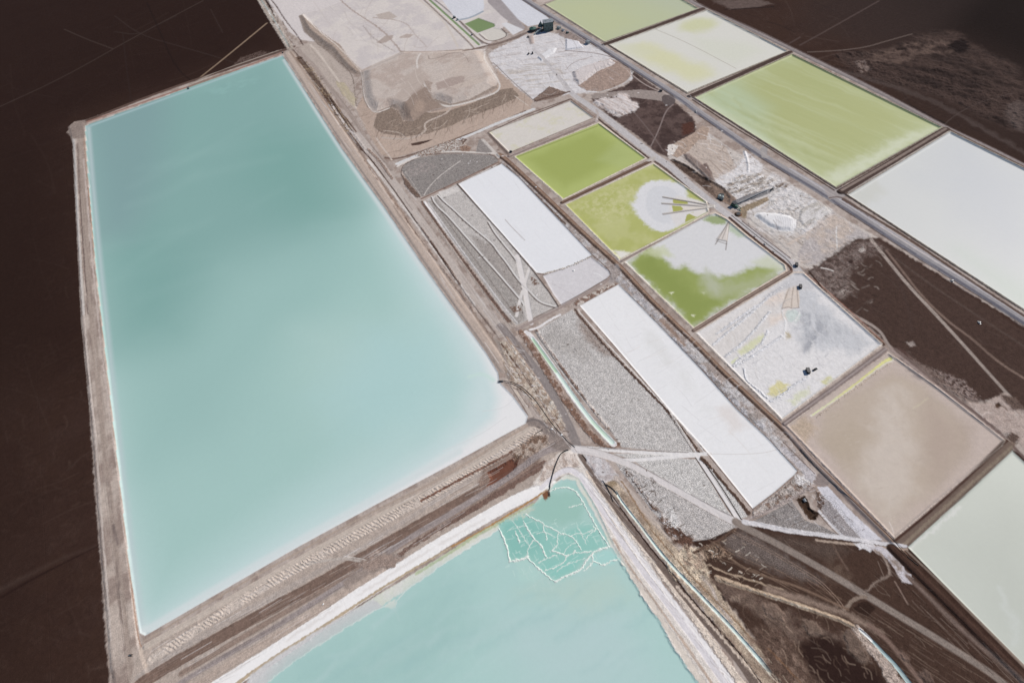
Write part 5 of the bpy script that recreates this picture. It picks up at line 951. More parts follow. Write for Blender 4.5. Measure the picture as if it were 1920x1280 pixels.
P([(150, 220), (535, 90), (640, 260), (660, 380), (580, 440), (420, 500), (330, 620), (210, 640), (170, 400)], (130, 167, 163), f=150, a=.85)  # darker upper left: partly the brine's own tone, partly lens falloff painted in
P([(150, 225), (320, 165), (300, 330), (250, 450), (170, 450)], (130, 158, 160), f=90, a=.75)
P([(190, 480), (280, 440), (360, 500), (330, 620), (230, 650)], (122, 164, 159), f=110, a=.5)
P([(320, 700), (420, 690), (480, 760), (420, 850), (300, 860)], (150, 183, 180), f=110, a=.4)
P([(560, 620), (760, 600), (830, 700), (760, 790), (620, 800)], (180, 206, 202), f=100, a=.6)
P([(380, 165), (470, 136), (490, 146), (420, 178)], (140, 174, 170), f=14, wp=(2, 10), patch=(2, .3, .7), a=.6)
P([(480, 250), (600, 260), (640, 400), (560, 420), (450, 340)], (120, 163, 156), f=110, a=.5)
P([(700, 620), (800, 620), (860, 720), (780, 800), (640, 820), (600, 740)], (172, 204, 205), f=70, a=.7, wp=(1, 20))
P([(380, 170), (470, 140), (490, 150), (420, 182)], (140, 178, 174), f=14, wp=(2, 10), patch=(2, .3, .7), a=.7)
L([(163, 238), (345, 172), (528, 105)], 3, (166, 190, 194), f=6, a=.8, rnd=0); L([(166, 240), (180, 420), (213, 730), (243, 1010), (264, 1170)], [6, 9], (186, 200, 204), f=7, a=.85)
L([(270, 1180), (420, 1092), (560, 1012), (700, 936), (860, 846)], [7, 9, 10, 11, 13], (208, 216, 218), f=5, a=.9)
L([(532, 112), (636, 278), (716, 390), (786, 494), (846, 580)], [5, 7, 8, 9, 10], (206, 214, 216), f=5, a=.8)
L([(880, 705), (905, 698), (925, 712)], 4, (196, 218, 212), f=6)
L([(905, 770), (945, 765), (965, 745)], .8, (206, 206, 208), f=1, a=.8); L([(830, 845), (900, 815), (950, 780)], .8, (208, 208, 210), f=1, a=.8)
L([(275, 1186), (300, 1184), (330, 1170)], 1, (160, 178, 184), f=1.5)
L([(262, 1190), (268, 1200), (285, 1196), (420, 1112), (600, 1012)], 1.2, (196, 180, 168), f=.8)

CLIP(None)

L([(1003, 190), (1035, 180), (1068, 172)], 2.2, (100, 82, 76), f=.8, wp=(4, 1))
L([(917, 248), (985, 216), (1068, 186)], 1.4, (96, 80, 74), f=.5, rnd=0)
for q in (I1, I2, I3, I4, I5):
    e = grow(q, 1.2)
    for k in range(len(e)): L([e[k], e[(k + 1) % len(e)]], .9, (222, 212, 202), f=.5, a=.7, rnd=0)
for q in (J0, J1, J2, J3):
    e = grow(q, 1.5)
    for k in range(len(e)): L([e[k], e[(k + 1) % len(e)]], 1.0, (206, 198, 186), f=.6, a=.6, rnd=0, wp=(4, 1))
# ---- scrapes, tyre marks and loose streaks
CLIP('!pond')
LT, MD, DK = (212, 206, 206), (150, 136, 130), (104, 88, 82)
scat([(915, 100), (1020, 62), (1100, 80), (1185, 130), (1120, 172), (1004, 190), (960, 155)], 90, 6, 34, [(1, .65), (1, -.15), (.4, 1)], [(222, 219, 224), (170, 160, 158), (150, 138, 134), (196, 188, 186)], a=(.2, .6))
scat(K3, 130, 5, 26, [(1, .6), (1, .1), (.5, 1)], [(220, 216, 218), (140, 126, 118), (196, 190, 188), (118, 104, 98)], a=(.3, .8))
scat([(545, 95), (600, 150), (740, 320), (960, 620), (1080, 840), (1050, 830), (940, 700), (800, 480), (640, 260)], 260, 12, 60, [(.58, .82)], [LT, MD, DK, (186, 172, 164)], a=(.25, .7), bend=.015, jit=.03)
scat([(935, 640), (970, 640), (1075, 825), (1040, 820), (960, 730)], 90, 3, 14, [(.58, .82), (1, .2)], [LT, (96, 76, 66), (206, 192, 176)], a=(.4, .9), wd=(.8, 2))
scat([(985, 800), (1060, 845), (700, 1080), (400, 1290), (270, 1280), (270, 1220), (600, 1035)], 260, 16, 90, [(.87, -.5)], [LT, MD, DK, (178, 164, 156)], a=(.2, .6), bend=.01, jit=.025)
scat([(140, 262), (165, 262), (220, 800), (258, 1190), (250, 1280), (212, 1280), (170, 800)], 120, 20, 80, [(.12, 1)], [(196, 184, 176), (140, 124, 117), (120, 106, 101)], a=(.2, .6), bend=.01, jit=.02)
scat([(950, 310), (1090, 440), (1165, 510), (1300, 640), (1480, 820), (1530, 890), (1500, 870), (1420, 790), (1250, 615), (1165, 525), (1110, 470)], 130, 5, 30, [(.7, .72), (1, -.5)], [(206, 202, 204), (112, 94, 86), (170, 158, 154)], a=(.3, .8), jit=.15)
scat([(690, 10), (890, 90), (745, 100), (600, 60), (600, 20)], 36, 10, 70, [(.5, .7), (1, .2), (-.5, 1)], [(184, 174, 170), (218, 212, 210), (168, 154, 148)], a=(.2, .6))
scat([(690, 140), (900, 100), (930, 150), (840, 190), (705, 205)], 50, 8, 40, [(.5, .7), (1, -.4)], [(206, 196, 190), (166, 152, 146)], a=(.2, .6))
scat([(690, 240), (960, 170), (1000, 200), (735, 295)], 80, 8, 36, [(1, -.42), (-.35, 1)], [(190, 174, 164), (128, 110, 102)], a=(.2, .7), jit=.2)
scat([(560, 85), (600, 85), (670, 180), (690, 240), (660, 210), (600, 130)], 36, 10, 40, [(.6, .8)], [(194, 182, 174), (150, 136, 128)], a=(.2, .6))
scat([(1160, 870), (1230, 900), (1300, 1010), (1262, 1000), (1200, 920)], 70, 3, 12, [(.7, .7), (1, -.6)], [(214, 210, 211), (84, 66, 58)], a=(.4, .9), wd=(.8, 2))
scat([(1130, 905), (1200, 960), (1300, 1040), (1400, 1180), (1480, 1280), (1420, 1280), (1300, 1110), (1190, 980)], 150, 6, 40, [(.66, .75)], [(206, 190, 172), (136, 116, 102), (160, 142, 128)], a=(.25, .75), jit=.08)
scat([(1085, 860), (1110, 880), (1400, 1280), (1330, 1280), (1180, 1070), (1120, 950)], 150, 10, 60, [(.66, .77)], [(228, 224, 226), (176, 160, 150), (150, 138, 136)], a=(.2, .6), bend=.01, jit=.03)
scat([(1400, 1000), (1660, 1030), (1900, 1260), (1880, 1290), (1560, 1290), (1350, 1090)], 120, 8, 50, [(.86, .5), (.75, .65)], [(104, 88, 80), (44, 32, 28), (128, 112, 102)], a=(.15, .5), jit=.08)
scat([(1540, 500), (1650, 450), (1920, 640), (1920, 760), (1810, 745), (1560, 550)], 60, 12, 70, [(.75, .66), (.8, .5)], [(92, 78, 74), (54, 43, 41)], a=(.2, .5), f=1.2, jit=.05)
scat([(1810, 752), (1885, 735), (1920, 770), (1920, 850), (1840, 785)], 40, 4, 18, [(.7, .7), (1, -.2)], [(198, 188, 184), (120, 102, 96)], a=(.3, .8))
scat([(1412, 958), (1495, 890), (1530, 905), (1580, 960), (1650, 1010), (1440, 980)], 70, 3, 16, [(.7, .7), (1, -.5)], [(220, 217, 222), (96, 80, 72)], a=(.3, .9))
scat([(985, 0), (1290, 175), (1560, 360), (1920, 590), (1920, 615), (1540, 372), (1270, 190), (970, 0)], 90, 14, 60, [(.84, .54)], [(176, 172, 178), (112, 106, 110)], a=(.15, .45), bend=.01, jit=.02)
scat([(480, -5), (510, 0), (560, 90), (545, 98)], 50, 3, 14, [(.5, .8)], [(210, 204, 202), (80, 62, 56)], a=(.4, .9), wd=(.8, 2))
scat([(556, 100), (600, 140), (665, 245), (650, 250), (600, 180)], 90, 2, 7, [(.5, .8), (1, 0)], [(150, 130, 108), (62, 46, 40)], a=(.4, .9), wd=(1, 2))
for zz in ([(780, 300), (940, 270), (1060, 560), (960, 600)], [(1000, 100), (1280, 190), (1600, 430), (1500, 500), (1100, 200)], [(940, 640), (1160, 500), (1500, 860), (1240, 980), (1060, 850)]):
    scat(zz, 70, 1, 2.5, [(1, 0), (0, 1)], [(60, 46, 42), (90, 74, 68), (222, 218, 220)], a=(.6, 1), wd=(1, 2))
CLIP('pond:crust')
scat([(1315, 630), (1480, 530), (1640, 645), (1470, 775)], 150, 4, 26, [(.8, -.55), (.3, 1), (.7, .7)], [(224, 223, 226), (178, 176, 180), (190, 182, 176), (160, 160, 166)], a=(.2, .7))
CLIP('pond:tan')
scat([(1560, 760), (1660, 690), (1800, 800), (1680, 970), (1560, 850)], 90, 3, 9, [(1, -.35)], [(196, 185, 174), (156, 140, 126)], a=(.15, .4), wd=(.8, 1.6), f=1)
CLIP('pond:saltgreen/')
scat([(1240, 450), (1360, 420), (1450, 490), (1330, 510)], 40, 6, 20, [(.7, .7), (1, -.5)], [(200, 197, 198), (222, 221, 224)], a=(.2, .5))
CLIP('pond:lower')
scat([(600, 1180), (900, 1030), (950, 1060), (1150, 1090), (1280, 1270), (500, 1275)], 60, 30, 110, [(.87, -.5)], [(184, 207, 208), (156, 190, 190)], a=(.12, .3), wd=(2, 5), f=6)
CLIP(None)

CLIP('!pond')
scat([(1340, 1080), (1600, 1170), (1700, 1290), (1480, 1290), (1400, 1170)], 130, 5, 34, [(.85, .5), (.3, 1), (.6, .8)], [(126, 106, 94), (150, 130, 116), (42, 30, 26), (96, 78, 68)], a=(.2, .65), wd=(.8, 2.4), bend=.2, f=1)
scat([(1660, 1130), (1920, 1290), (1700, 1290), (1600, 1170)], 60, 16, 70, [(.85, .55)], [(112, 94, 85), (134, 116, 104)], a=(.3, .6), bend=.02, jit=.03)
scat([(1340, 1010), (1560, 1110), (1590, 1140), (1340, 1070)], 40, 20, 70, [(.88, .47)], [(134, 112, 98), (98, 80, 70)], a=(.3, .7), bend=.03, jit=.05)
scat([(1640, 1040), (1700, 1090), (1920, 1270), (1900, 1290), (1680, 1130)], 60, 14, 70, [(.72, .7)], [(130, 114, 106), (44, 31, 27)], a=(.25, .6), bend=.02, jit=.03)
CLIP('pond:white')
scat([(1090, 580), (1160, 540), (1480, 880), (1410, 940), (1250, 760)], 60, 10, 60, [(.68, .73), (.9, -.5)], [(206, 203, 206), (236, 235, 238), (212, 204, 200)], a=(.2, .55), bend=.03, f=.8)
scat([(870, 350), (940, 315), (1095, 478), (1020, 505)], 30, 10, 50, [(.68, .73)], [(206, 204, 208), (236, 236, 240)], a=(.2, .5), bend=.03, f=.8)
CLIP('pond:great')
scat([(200, 260), (520, 130), (640, 340), (860, 680), (600, 880), (300, 1080)], 40, 60, 260, [(.87, -.5), (.95, -.25)], [(158, 190, 187), (172, 202, 199)], a=(.03, .07), wd=(6, 16), f=20, bend=.04)
CLIP(None)

CLIP('!pond')
scat([(1290, 1000), (1380, 1000), (1440, 1060), (1420, 1110), (1340, 1090)], 90, 2, 12, [(.8, .5), (1, -.6)], [(206, 196, 186), (176, 156, 140), (60, 44, 38)], a=(.3, .85), wd=(.8, 2.4))
scat([(1545, 545), (1600, 500), (1660, 470), (1640, 560), (1620, 600)], 60, 3, 16, [(.8, .5), (1, -.6)], [(150, 138, 132), (56, 43, 39)], a=(.2, .6), wd=(1, 3), f=1.5)
P([(1700, 660), (1760, 700), (1830, 748), (1800, 752), (1730, 705)], (128, 112, 106), f=6, wp=(3, 7), patch=(3, .3, .6), a=.8)
CLIP(None)
# ------------------------------------------------------------------ materials
def shader(name, kind='soil'):
    m = bpy.data.materials.new(name); m.use_nodes = True; t = m.node_tree; nn = t.nodes; lk = t.links.new; b = nn['Principled BSDF']
    def nd(ty, **kw):
        n = nn.new(ty)
        for k, v in kw.items(): setattr(n, k, v)
        return n
    def mth(op, a, b_=None, c=None):
        n = nd('ShaderNodeMath', operation=op)
        for i, v in enumerate((a, b_, c)):
            if v is None: continue
            if isinstance(v, (int, float)): n.inputs[i].default_value = v
            else: lk(v, n.inputs[i])
        return n.outputs[0]
    col = nd('ShaderNodeAttribute', attribute_name='ground_colour'); det = nd('ShaderNodeAttribute', attribute_name='ground_grain')
    sp = nd('ShaderNodeSeparateColor'); lk(det.outputs['Color'], sp.inputs[0]); gr, sk, wt = sp.outputs[0], sp.outputs[1], sp.outputs[2]
    pos = nd('ShaderNodeNewGeometry').outputs['Position']
    n1 = nd('ShaderNodeTexNoise'); n1.inputs['Scale'].default_value = .55; n1.inputs['Detail'].default_value = 5; n1.inputs['Roughness'].default_value = .65; lk(pos, n1.inputs['Vector'])
    n3 = nd('ShaderNodeTexNoise'); n3.inputs['Scale'].default_value = .13; n3.inputs['Detail'].default_value = 4; lk(pos, n3.inputs['Vector'])
    a = mth('MULTIPLY', mth('SUBTRACT', n1.outputs[0], .5), 3.0); a2 = mth('MULTIPLY', mth('SUBTRACT', n3.outputs[0], .5), 1.5)
    f1 = mth('MULTIPLY', mth('ADD', a, a2), gr)
    vo = nd('ShaderNodeTexVoronoi'); vo.inputs['Scale'].default_value = .7; lk(pos, vo.inputs['Vector'])
    mr = nd('ShaderNodeMapRange', interpolation_type='SMOOTHSTEP'); lk(vo.outputs['Distance'], mr.inputs[0])
    mr.inputs[1].default_value = .25; mr.inputs[2].default_value = .62; mr.inputs[3].default_value = .6; mr.inputs[4].default_value = -1.3
    rnd = nd('ShaderNodeSeparateColor'); lk(vo.outputs['Color'], rnd.inputs[0])
    v2 = mth('ADD', mr.outputs[0], mth('MULTIPLY', mth('SUBTRACT', rnd.outputs[0], .5), 1.1))
    f2 = mth('MULTIPLY', mth('MULTIPLY', v2, sk), .85)
    fac = mth('MAXIMUM', mth('ADD', mth('ADD', f1, f2), 1.0), .12)
    vm = nd('ShaderNodeVectorMath', operation='SCALE'); lk(col.outputs['Color'], vm.inputs[0]); lk(fac, vm.inputs['Scale'])
    lk(vm.outputs[0], b.inputs['Base Color'])
    ro = nd('ShaderNodeMapRange'); lk(wt, ro.inputs[0]); ro.inputs[3].default_value = .95; ro.inputs[4].default_value = .5; lk(ro.outputs[0], b.inputs['Roughness'])
    b.inputs['Specular IOR Level'].default_value = .15 if kind == 'brine' else .04
    hb = mth('ADD', mth('MULTIPLY', mth('ADD', n1.outputs[0], mth('MULTIPLY', n3.outputs[0], 1.5)), mth('MULTIPLY', gr, 1.6)), mth('MULTIPLY', mth('MULTIPLY', mr.outputs[0], .55), sk))
    bp = nd('ShaderNodeBump'); bp.inputs['Strength'].default_value = .8; bp.inputs['Distance'].default_value = 1.0; lk(hb, bp.inputs['Height']); lk(bp.outputs[0], b.inputs['Normal'])
    return m
M_SOIL = shader('soil_and_salt'); M_BRINE = shader('brine', 'brine')
def paint(name, rgb, rough=.6, metal=0., var=.25, scale=.8):
    m = bpy.data.materials.new(name); m.use_nodes = True; t = m.node_tree; b = t.nodes['Principled BSDF']
    n = t.nodes.new('ShaderNodeTexNoise'); n.inputs['Scale'].default_value = scale; n.inputs['Detail'].default_value = 5
    g = t.nodes.new('ShaderNodeNewGeometry'); t.links.new(g.outputs['Position'], n.inputs['Vector'])
    r = t.nodes.new('ShaderNodeValToRGB'); r.color_ramp.elements[0].position = .35; r.color_ramp.elements[1].position = .7
    r.color_ramp.elements[0].color = tuple(c * (1 - var) for c in rgb) + (1,); r.color_ramp.elements[1].color = tuple(min(1, c * (1 + var)) for c in rgb) + (1,)
    t.links.new(n.outputs[0], r.inputs[0]); t.links.new(r.outputs[0], b.inputs['Base Color'])
    b.inputs['Roughness'].default_value = rough; b.inputs['Metallic'].default_value = metal
    return m

# ------------------------------------------------------------------ cut the sheet into the things it is made of
H = np.where(H > 0, H * 1.15, H)
H += np.where(GR > .2, (N(4, 0) - .5) * .35 * np.clip(GR, 0, 1), 0)
COL *= (1 + np.clip(GR, 0, 1) * .7 * (N(4, 2) - .5))[:, None]
Z = H - SKIRT * .3
_k = REG.index('pond:great/salt_margin'); _x, _y = U(980, 770)
RID[(RID == _k) & (np.hypot(PX - _x, PY - _y) > 130)] = REG.index('pond:great')
FR = RID[FA[:, 0]]
def mesh_from(name, vi_x, vi_y, vi_z, col, det, faces, mat):
    me = bpy.data.meshes.new(name); n = len(vi_x); nf = len(faces)
    me.vertices.add(n); co = np.stack([vi_x, vi_y, vi_z], 1).astype(np.float32); me.vertices.foreach_set('co', co.ravel())
    me.loops.add(nf * 4); me.loops.foreach_set('vertex_index', faces.astype(np.int32).ravel())
    me.polygons.add(nf); me.polygons.foreach_set('loop_start', np.arange(0, nf * 4, 4, dtype=np.int32))
    try: me.polygons.foreach_set('loop_total', np.full(nf, 4, np.int32))
    except Exception: pass
    me.polygons.foreach_set('use_smooth', np.ones(nf, bool)); me.update(calc_edges=True)
    for an, arr in (('ground_colour', col), ('ground_grain', det)):
        at = me.attributes.new(an, 'FLOAT_COLOR', 'POINT')
        at.data.foreach_set('color', np.concatenate([arr, np.ones((n, 1))], 1).astype(np.float32).ravel())
    me.materials.append(mat)
    o = bpy.data.objects.new(name, me); S.collection.objects.link(o); return o
def cut(reg, name, parent=None, origin=True):
    if reg not in REG: print('no region', reg); return None
    k = REG.index(reg); F = FA[FR == k]
    if reg.startswith('pond'): F = F[(SKIRT[F] == 0).all(1)]
    if not len(F): print('empty', reg); return None
    u, inv = np.unique(F, return_inverse=True); inv = inv.reshape(F.shape)
    x, y, z = PX[u], PY[u], Z[u]; col = COL[u]; det = np.stack([GR[u], SP[u], WT[u]], 1)
    if reg == 'ground':
        q = 45000; n = len(x)
        x = np.concatenate([x, [-q, q, q, -q]]); y = np.concatenate([y, [-q, -q, q, q]]); z = np.concatenate([z, [-7.] * 4])
        col = np.concatenate([col, np.tile(lin((58, 46, 43)), (4, 1))]); det = np.concatenate([det, np.tile((.3, 0, 0), (4, 1))]); inv = np.concatenate([inv, [[n, n + 1, n + 2, n + 3]]])
    cx = cy = 0.
    if origin and reg != 'ground': cx, cy = float(x.mean()), float(y.mean())
    if parent is not None: cx, cy = parent.location[0], parent.location[1]
    o = mesh_from(name, x - cx, y - cy, z, col, det, inv, M_BRINE if reg.startswith(('pond', 'channel')) else M_SOIL)
    if parent is None: o.location = (cx, cy, 0)
    else: o.parent = parent
    return o
GP = 'evaporation ponds of the salt works'
def pond(reg, label, parts=(), group=GP):
    if not parts:
        o = cut(reg, 'evaporation_pond')
        if o: tag(o, label, 'evaporation pond', group)
        return
    k = REG.index(reg); F = FA[FR == k]; u = np.unique(F)
    e = bpy.data.objects.new('evaporation_pond', None); S.collection.objects.link(e); e.location = (float(PX[u].mean()), float(PY[u].mean()), 0)
    tag(e, label, 'evaporation pond', group)
    cut(reg, parts[0], e)
    for p in parts[1:]: cut(reg + '/' + p, p, e)
used = set()
tag(cut('ground', 'ground'), kind='structure')
pond('pond:great', 'huge turquoise pond with a pale salt margin, by far the largest', ('brine', 'salt_margin'))
pond('pond:lower', 'pale turquoise pond with a teal corner of cracked white salt ridges', ('brine', 'shallow_shelf', 'deep_lagoon', 'salt_ridges'))
pond('pond:top', 'pale green pond beyond the main road at the top edge, uppermost of its row')
pond('pond:blotched', 'whitish pond with faint yellow blotches, between two greener ponds beyond the main road')
pond('pond:yellow', 'large yellow-green pond with diagonal streaks beyond the main road')
pond('pond:grey', 'large smooth grey-blue pond beyond the main road at the right edge')
pond('pond:pale', 'cream pond with faint yellow stains, narrowest in the middle row')
pond('pond:green', 'evenly olive green pond below the cream one in the middle row')
pond('pond:island', 'yellow-green pond with a round white salt island and fan of low dykes', ('brine', 'salt_island'))
pond('pond:saltgreen', 'pond half white salt and half dark green brine in the middle row', ('salt_crust', 'green_brine'))
pond('pond:crust', 'drained pond of grey-white salt crust with curved ridges and working machines')
pond('pond:tan', 'tan brown pond with a thin yellow ditch along its upper side', ('dry_margin', 'brown_brine'))
pond('pond:southeast', 'pale grey-green pond in the lower right corner past the dark dyke')
pond('pond:white_north', 'dazzling white salt pond with a short dark scratch across it')
pond('pond:dry_patch', 'small dull white dry basin at the foot of the upper white pond')
pond('pond:white_south', 'long plain white salt pond beside the speckled grey field')
pond('pond:plant_green', 'tiny dark olive pond beside the far processing plant', group='small basins by the far plant')
pond('pond:plant_pale', 'tiny cream basin next to the dark olive pond by the far plant', group='small basins by the far plant')
for reg, nm in (('bank:west', 'embankment'), ('bank:north', 'embankment'), ('bank:east', 'embankment'), ('bank:south', 'embankment'), ('bank:yellow', 'embankment'), ('bank:dyke', 'embankment'), ('bank:cross', 'embankment'), ('bank:darkcross', 'embankment'),
                ('bank:southeast', 'embankment'), ('bank:short', 'embankment'), ('bank:middle', 'embankment'), ('bank:field', 'embankment'), ('bank:brown', 'embankment'), ('bank:pale', 'embankment'), ('road:dyke', 'road'), ('road:corridor', 'road'),
                ('road:junction', 'road'), ('road:shore', 'road'), ('road:outer', 'road'), ('road:terrace', 'road'), ('road:plant', 'road'), ('road:field', 'road'), ('road:east', 'road'), ('road:main', 'road'), ('road:outerfield', 'road'), ('road:middle', 'road'),
                ('road:dykefoot', 'road'), ('road:fieldgate', 'road'), ('road:salt', 'path'), ('road:gate', 'road'), ('road:diagonal', 'road'), ('road:white', 'road'), ('road:faint', 'path'), ('salt:beach', 'beach'), ('salt:strip', 'salt_bank'), ('salt:margin', 'salt_bank'), ('salt:spill', 'salt_bank'),
                ('saltflat:stack', 'salt_flat'), ('saltflat:stack2', 'salt_flat'), ('saltyard:north', 'salt_flat'), ('terrace:back', 'terrain'), ('field:upper', 'salt_field'), ('field:west', 'salt_field'), ('field:central', 'salt_field'),
                ('field:south', 'salt_field'), ('field:ragged', 'salt_field'), ('field:southeast', 'salt_field'), ('field:dark', 'salt_field')):
    o = cut(reg, nm)
    if o: tag(o, kind='structure')
for reg, nm, lb, ct in (('terrace:front', 'tailings_terrace', 'broad flat-topped beige tailings terrace with a brown slope beside the great turquoise pond', 'tailings heap'),
                        ('heap:plateau', 'salt_heap', 'flat pinkish heap with a brown eroded flank beside the main road', 'salt heap'), ('heap:spill', 'salt_heap', 'whitish dumped heap on dark ground where the pale road forks', 'salt heap'),
                        ('heap:fan', 'salt_heap', 'white fan-shaped heap with radiating grooves near the green plant', 'salt heap'),
                        ('causeway:fan', 'causeway', 'three low dykes fanning into the pond with the round salt island', 'causeway'), ('causeway:short', 'causeway', 'short beige wedge ramp running into the half white, half green pond', 'causeway'),
                        ('channel:cyan', 'brine_channel', 'long narrow cyan channel curving beside the lower pond to the bottom edge', 'channel'), ('channel:north', 'brine_channel', 'thin grey-blue channel along the dark flats at the top', 'channel'),
                        ('channel:green_far', 'brine_channel', 'narrow moss green channel beside the beige terrace at the top', 'channel'), ('channel:yellow', 'brine_channel', 'thin yellow channel along the upper side of the tan pond', 'channel'),
                        ('channel:green', 'brine_channel', 'straight pale mint channel beside the speckled grey salt field', 'channel'), ('channel:pale', 'brine_channel', 'short grey-blue channel with a white head near the bottom right', 'channel')):
    o = cut(reg, nm)
    if o: tag(o, lb, ct, 'brine channels' if ct == 'channel' else 'salt heaps' if nm == 'salt_heap' else 'causeways' if nm == 'causeway' else None)
# ------------------------------------------------------------------ machines, plants, pipes
def GH(x, y):
    i = sel(x - 8, x + 8, y - 8, y + 8)
    return float(H[i[np.argmin((PX[i] - x) ** 2 + (PY[i] - y) ** 2)]]) if len(i) else 0.
class MB:
    def __init__(s): s.b = bmesh.new()
    def box(s, c, d, rz=0, tx=1., ty=1., bev=0, M=None):
        r = bmesh.ops.create_cube(s.b, size=1); v = r['verts']
        for q in v:
            k = (tx, ty) if q.co.z > 0 else (1, 1); q.co = Vector((q.co.x * d[0] * k[0], q.co.y * d[1] * k[1], q.co.z * d[2]))
        if bev: bmesh.ops.bevel(s.b, geom=list({e for q in v for e in q.link_edges}), offset=bev, segments=1, affect='EDGES', profile=.5)
        v = [q for q in s.b.verts if q.tag is False]
        A = (M or Matrix()) @ Matrix.Translation(c) @ Matrix.Rotation(rz, 4, 'Z')
        for q in v: q.co = A @ q.co; q.tag = True
        return s
    def cyl(s, c, r1, r2, h, n=16, axis='Z', M=None):
        bmesh.ops.create_cone(s.b, cap_ends=True, segments=n, radius1=r1, radius2=max(r2, .01), depth=h)
        v = [q for q in s.b.verts if q.tag is False]
        A = (M or Matrix()) @ Matrix.Translation(c) @ (Matrix.Rotation(math.pi / 2, 4, 'X') if axis == 'Y' else Matrix.Rotation(math.pi / 2, 4, 'Y') if axis == 'X' else Matrix())
        for q in v: q.co = A @ q.co; q.tag = True
        return s
    def bar(s, a, b, wd, ht=None):
        a = Vector(a); b = Vector(b); d = b - a; Q = d.to_track_quat('X', 'Z').to_matrix().to_4x4()
        r = bmesh.ops.create_cube(s.b, size=1)
        for q in r['verts']: q.co = Matrix.Translation((a + b) / 2) @ Q @ Vector((q.co.x * d.length, q.co.y * wd, q.co.z * (ht or wd))); q.tag = True
        return s
    def build(s, name, mat, parent=None):
        bmesh.ops.recalc_face_normals(s.b, faces=s.b.faces)
        me = bpy.data.meshes.new(name); s.b.to_mesh(me); s.b.free(); me.materials.append(mat)
        o = bpy.data.objects.new(name, me); S.collection.objects.link(o); o.parent = parent; return o
def root(name, label, cat, group=None, loc=(0, 0, 0), rz=0):
    o = bpy.data.objects.new(name, None); S.collection.objects.link(o); o.location = loc; o.rotation_euler = (0, 0, rz); return tag(o, label, cat, group)
def copy_tree(o, parent=None):
    c = o.copy(); S.collection.objects.link(c); c.parent = parent
    for ch in [q for q in bpy.data.objects if q.parent == o]: copy_tree(ch, c)
    return c
def place(o, px, py, dx, dy, dz=0):
    x, y = U(px, py); x2, y2 = U(px + dx * 4, py + dy * 4); o.location = (x, y, GH(x, y) + dz); o.rotation_euler = (0, 0, math.atan2(y2 - y, x2 - x))
PY_ = paint('machine_yellow', (.46, .28, .06)); PD = paint('dark_rubber', (.018, .018, .02), .9); PW = paint('white_paint', (.78, .78, .76), .45, var=.08); PG = paint('glass_dark', (.02, .03, .035), .15)
PT = paint('teal_cladding', (.085, .13, .125), .6); PT2 = paint('green_steel', (.045, .11, .085), .5); PC = paint('pale_cladding', (.36, .42, .40), .6); PK = paint('dark_steel', (.035, .038, .042), .6); PR = paint('rust_brown', (.16, .085, .045), .9); PBE = paint('pipe_black', (.012, .012, .014), .5)
PGY = paint('grey_steel', (.25, .27, .28), .5); PDK = paint('charcoal_body', (.03, .03, .034), .5)
def haul_truck(body):
    t = root('haul_truck', 'x', 'truck')
    MB().box((0, 0, 1.5), (8.6, 2.6, .7)).build('chassis', PK, t)
    MB().box((-1.2, 0, 3.3), (6.4, 4.4, 2.3), tx=1.06, ty=1.12).box((2.9, 0, 4.5), (2.2, 4.4, .3)).build('dump_bed', body, t)
    MB().box((3.3, .6, 2.9), (1.9, 2.2, 2.1), tx=.9, ty=.9).build('cab', body, t)
    MB().box((4.2, 0, 2.1), (1.3, 3.4, 1.3), bev=.15).build('bonnet', body, t)
    for x, s in ((3.2, 1), (3.2, -1), (-2.2, 1), (-2.2, -1)):
        MB().cyl((x, s * 1.95, 1.15), 1.15, 1.15, .95 if x > 0 else 1.3, 14, 'Y').build('wheel', PD, t)
    MB().box((4.28, .6, 3.1), (.06, 1.8, .9)).build('windscreen', PG, t)
    return t
def loader(body):
    t = root('wheel_loader', 'x', 'loader')
    MB().box((-1.4, 0, 2.0), (4.0, 2.5, 1.6), bev=.2).box((1.6, 0, 1.6), (2.0, 1.6, 1.0)).build('body', body, t)
    MB().box((.3, 0, 3.1), (1.6, 1.7, 1.7), tx=.85, ty=.85).build('cab', PG, t)
    MB().bar((1.6, .8, 2.0), (4.2, .8, 1.0), .35).bar((1.6, -.8, 2.0), (4.2, -.8, 1.0), .35).build('lift_arm', body, t)
    MB().box((4.7, 0, .9), (1.2, 3.4, 1.4), tx=.6).build('bucket', PK, t)
    for x, s in ((1.7, 1), (1.7, -1), (-1.8, 1), (-1.8, -1)): MB().cyl((x, s * 1.35, .95), .95, .95, .7, 14, 'Y').build('wheel', PD, t)
    return t
def pickup(body):
    t = root('pickup_truck', 'x', 'pickup truck')
    MB().box((0, 0, .85), (5.3, 1.95, .75), bev=.12).build('body', body, t)
    MB().box((.3, 0, 1.55), (2.3, 1.75, .75), tx=.72, ty=.85).build('cab', PG, t)
    MB().box((.25, 0, 1.95), (1.6, 1.5, .08)).build('roof', body, t)
    MB().box((-1.75, 0, 1.24), (1.5, 1.5, .06)).build('load_bed', PK, t)
    for x, s in ((1.6, 1), (1.6, -1), (-1.7, 1), (-1.7, -1)): MB().cyl((x, s * .9, .4), .4, .4, .3, 12, 'Y').build('wheel', PD, t)
    return t
ht = haul_truck(PDK); ld1 = loader(PDK); pk = pickup(PW)
def put(proto, first, px, py, dx, dy, label, group, sc=1.):
    o = proto if first else copy_tree(proto)
    o['label'] = label; o['group'] = group; place(o, px, py, dx, dy); o.scale = (sc, sc, sc); return o
GT = 'mine trucks working on the salt'
put(ht, True, 1493, 498, .1, 1, 'dark haul truck at the road junction above the drained salt pond', GT)
put(ht, False, 1500.5, 538, .15, 1, 'dark haul truck on the white apron beside the beige ramp', GT)
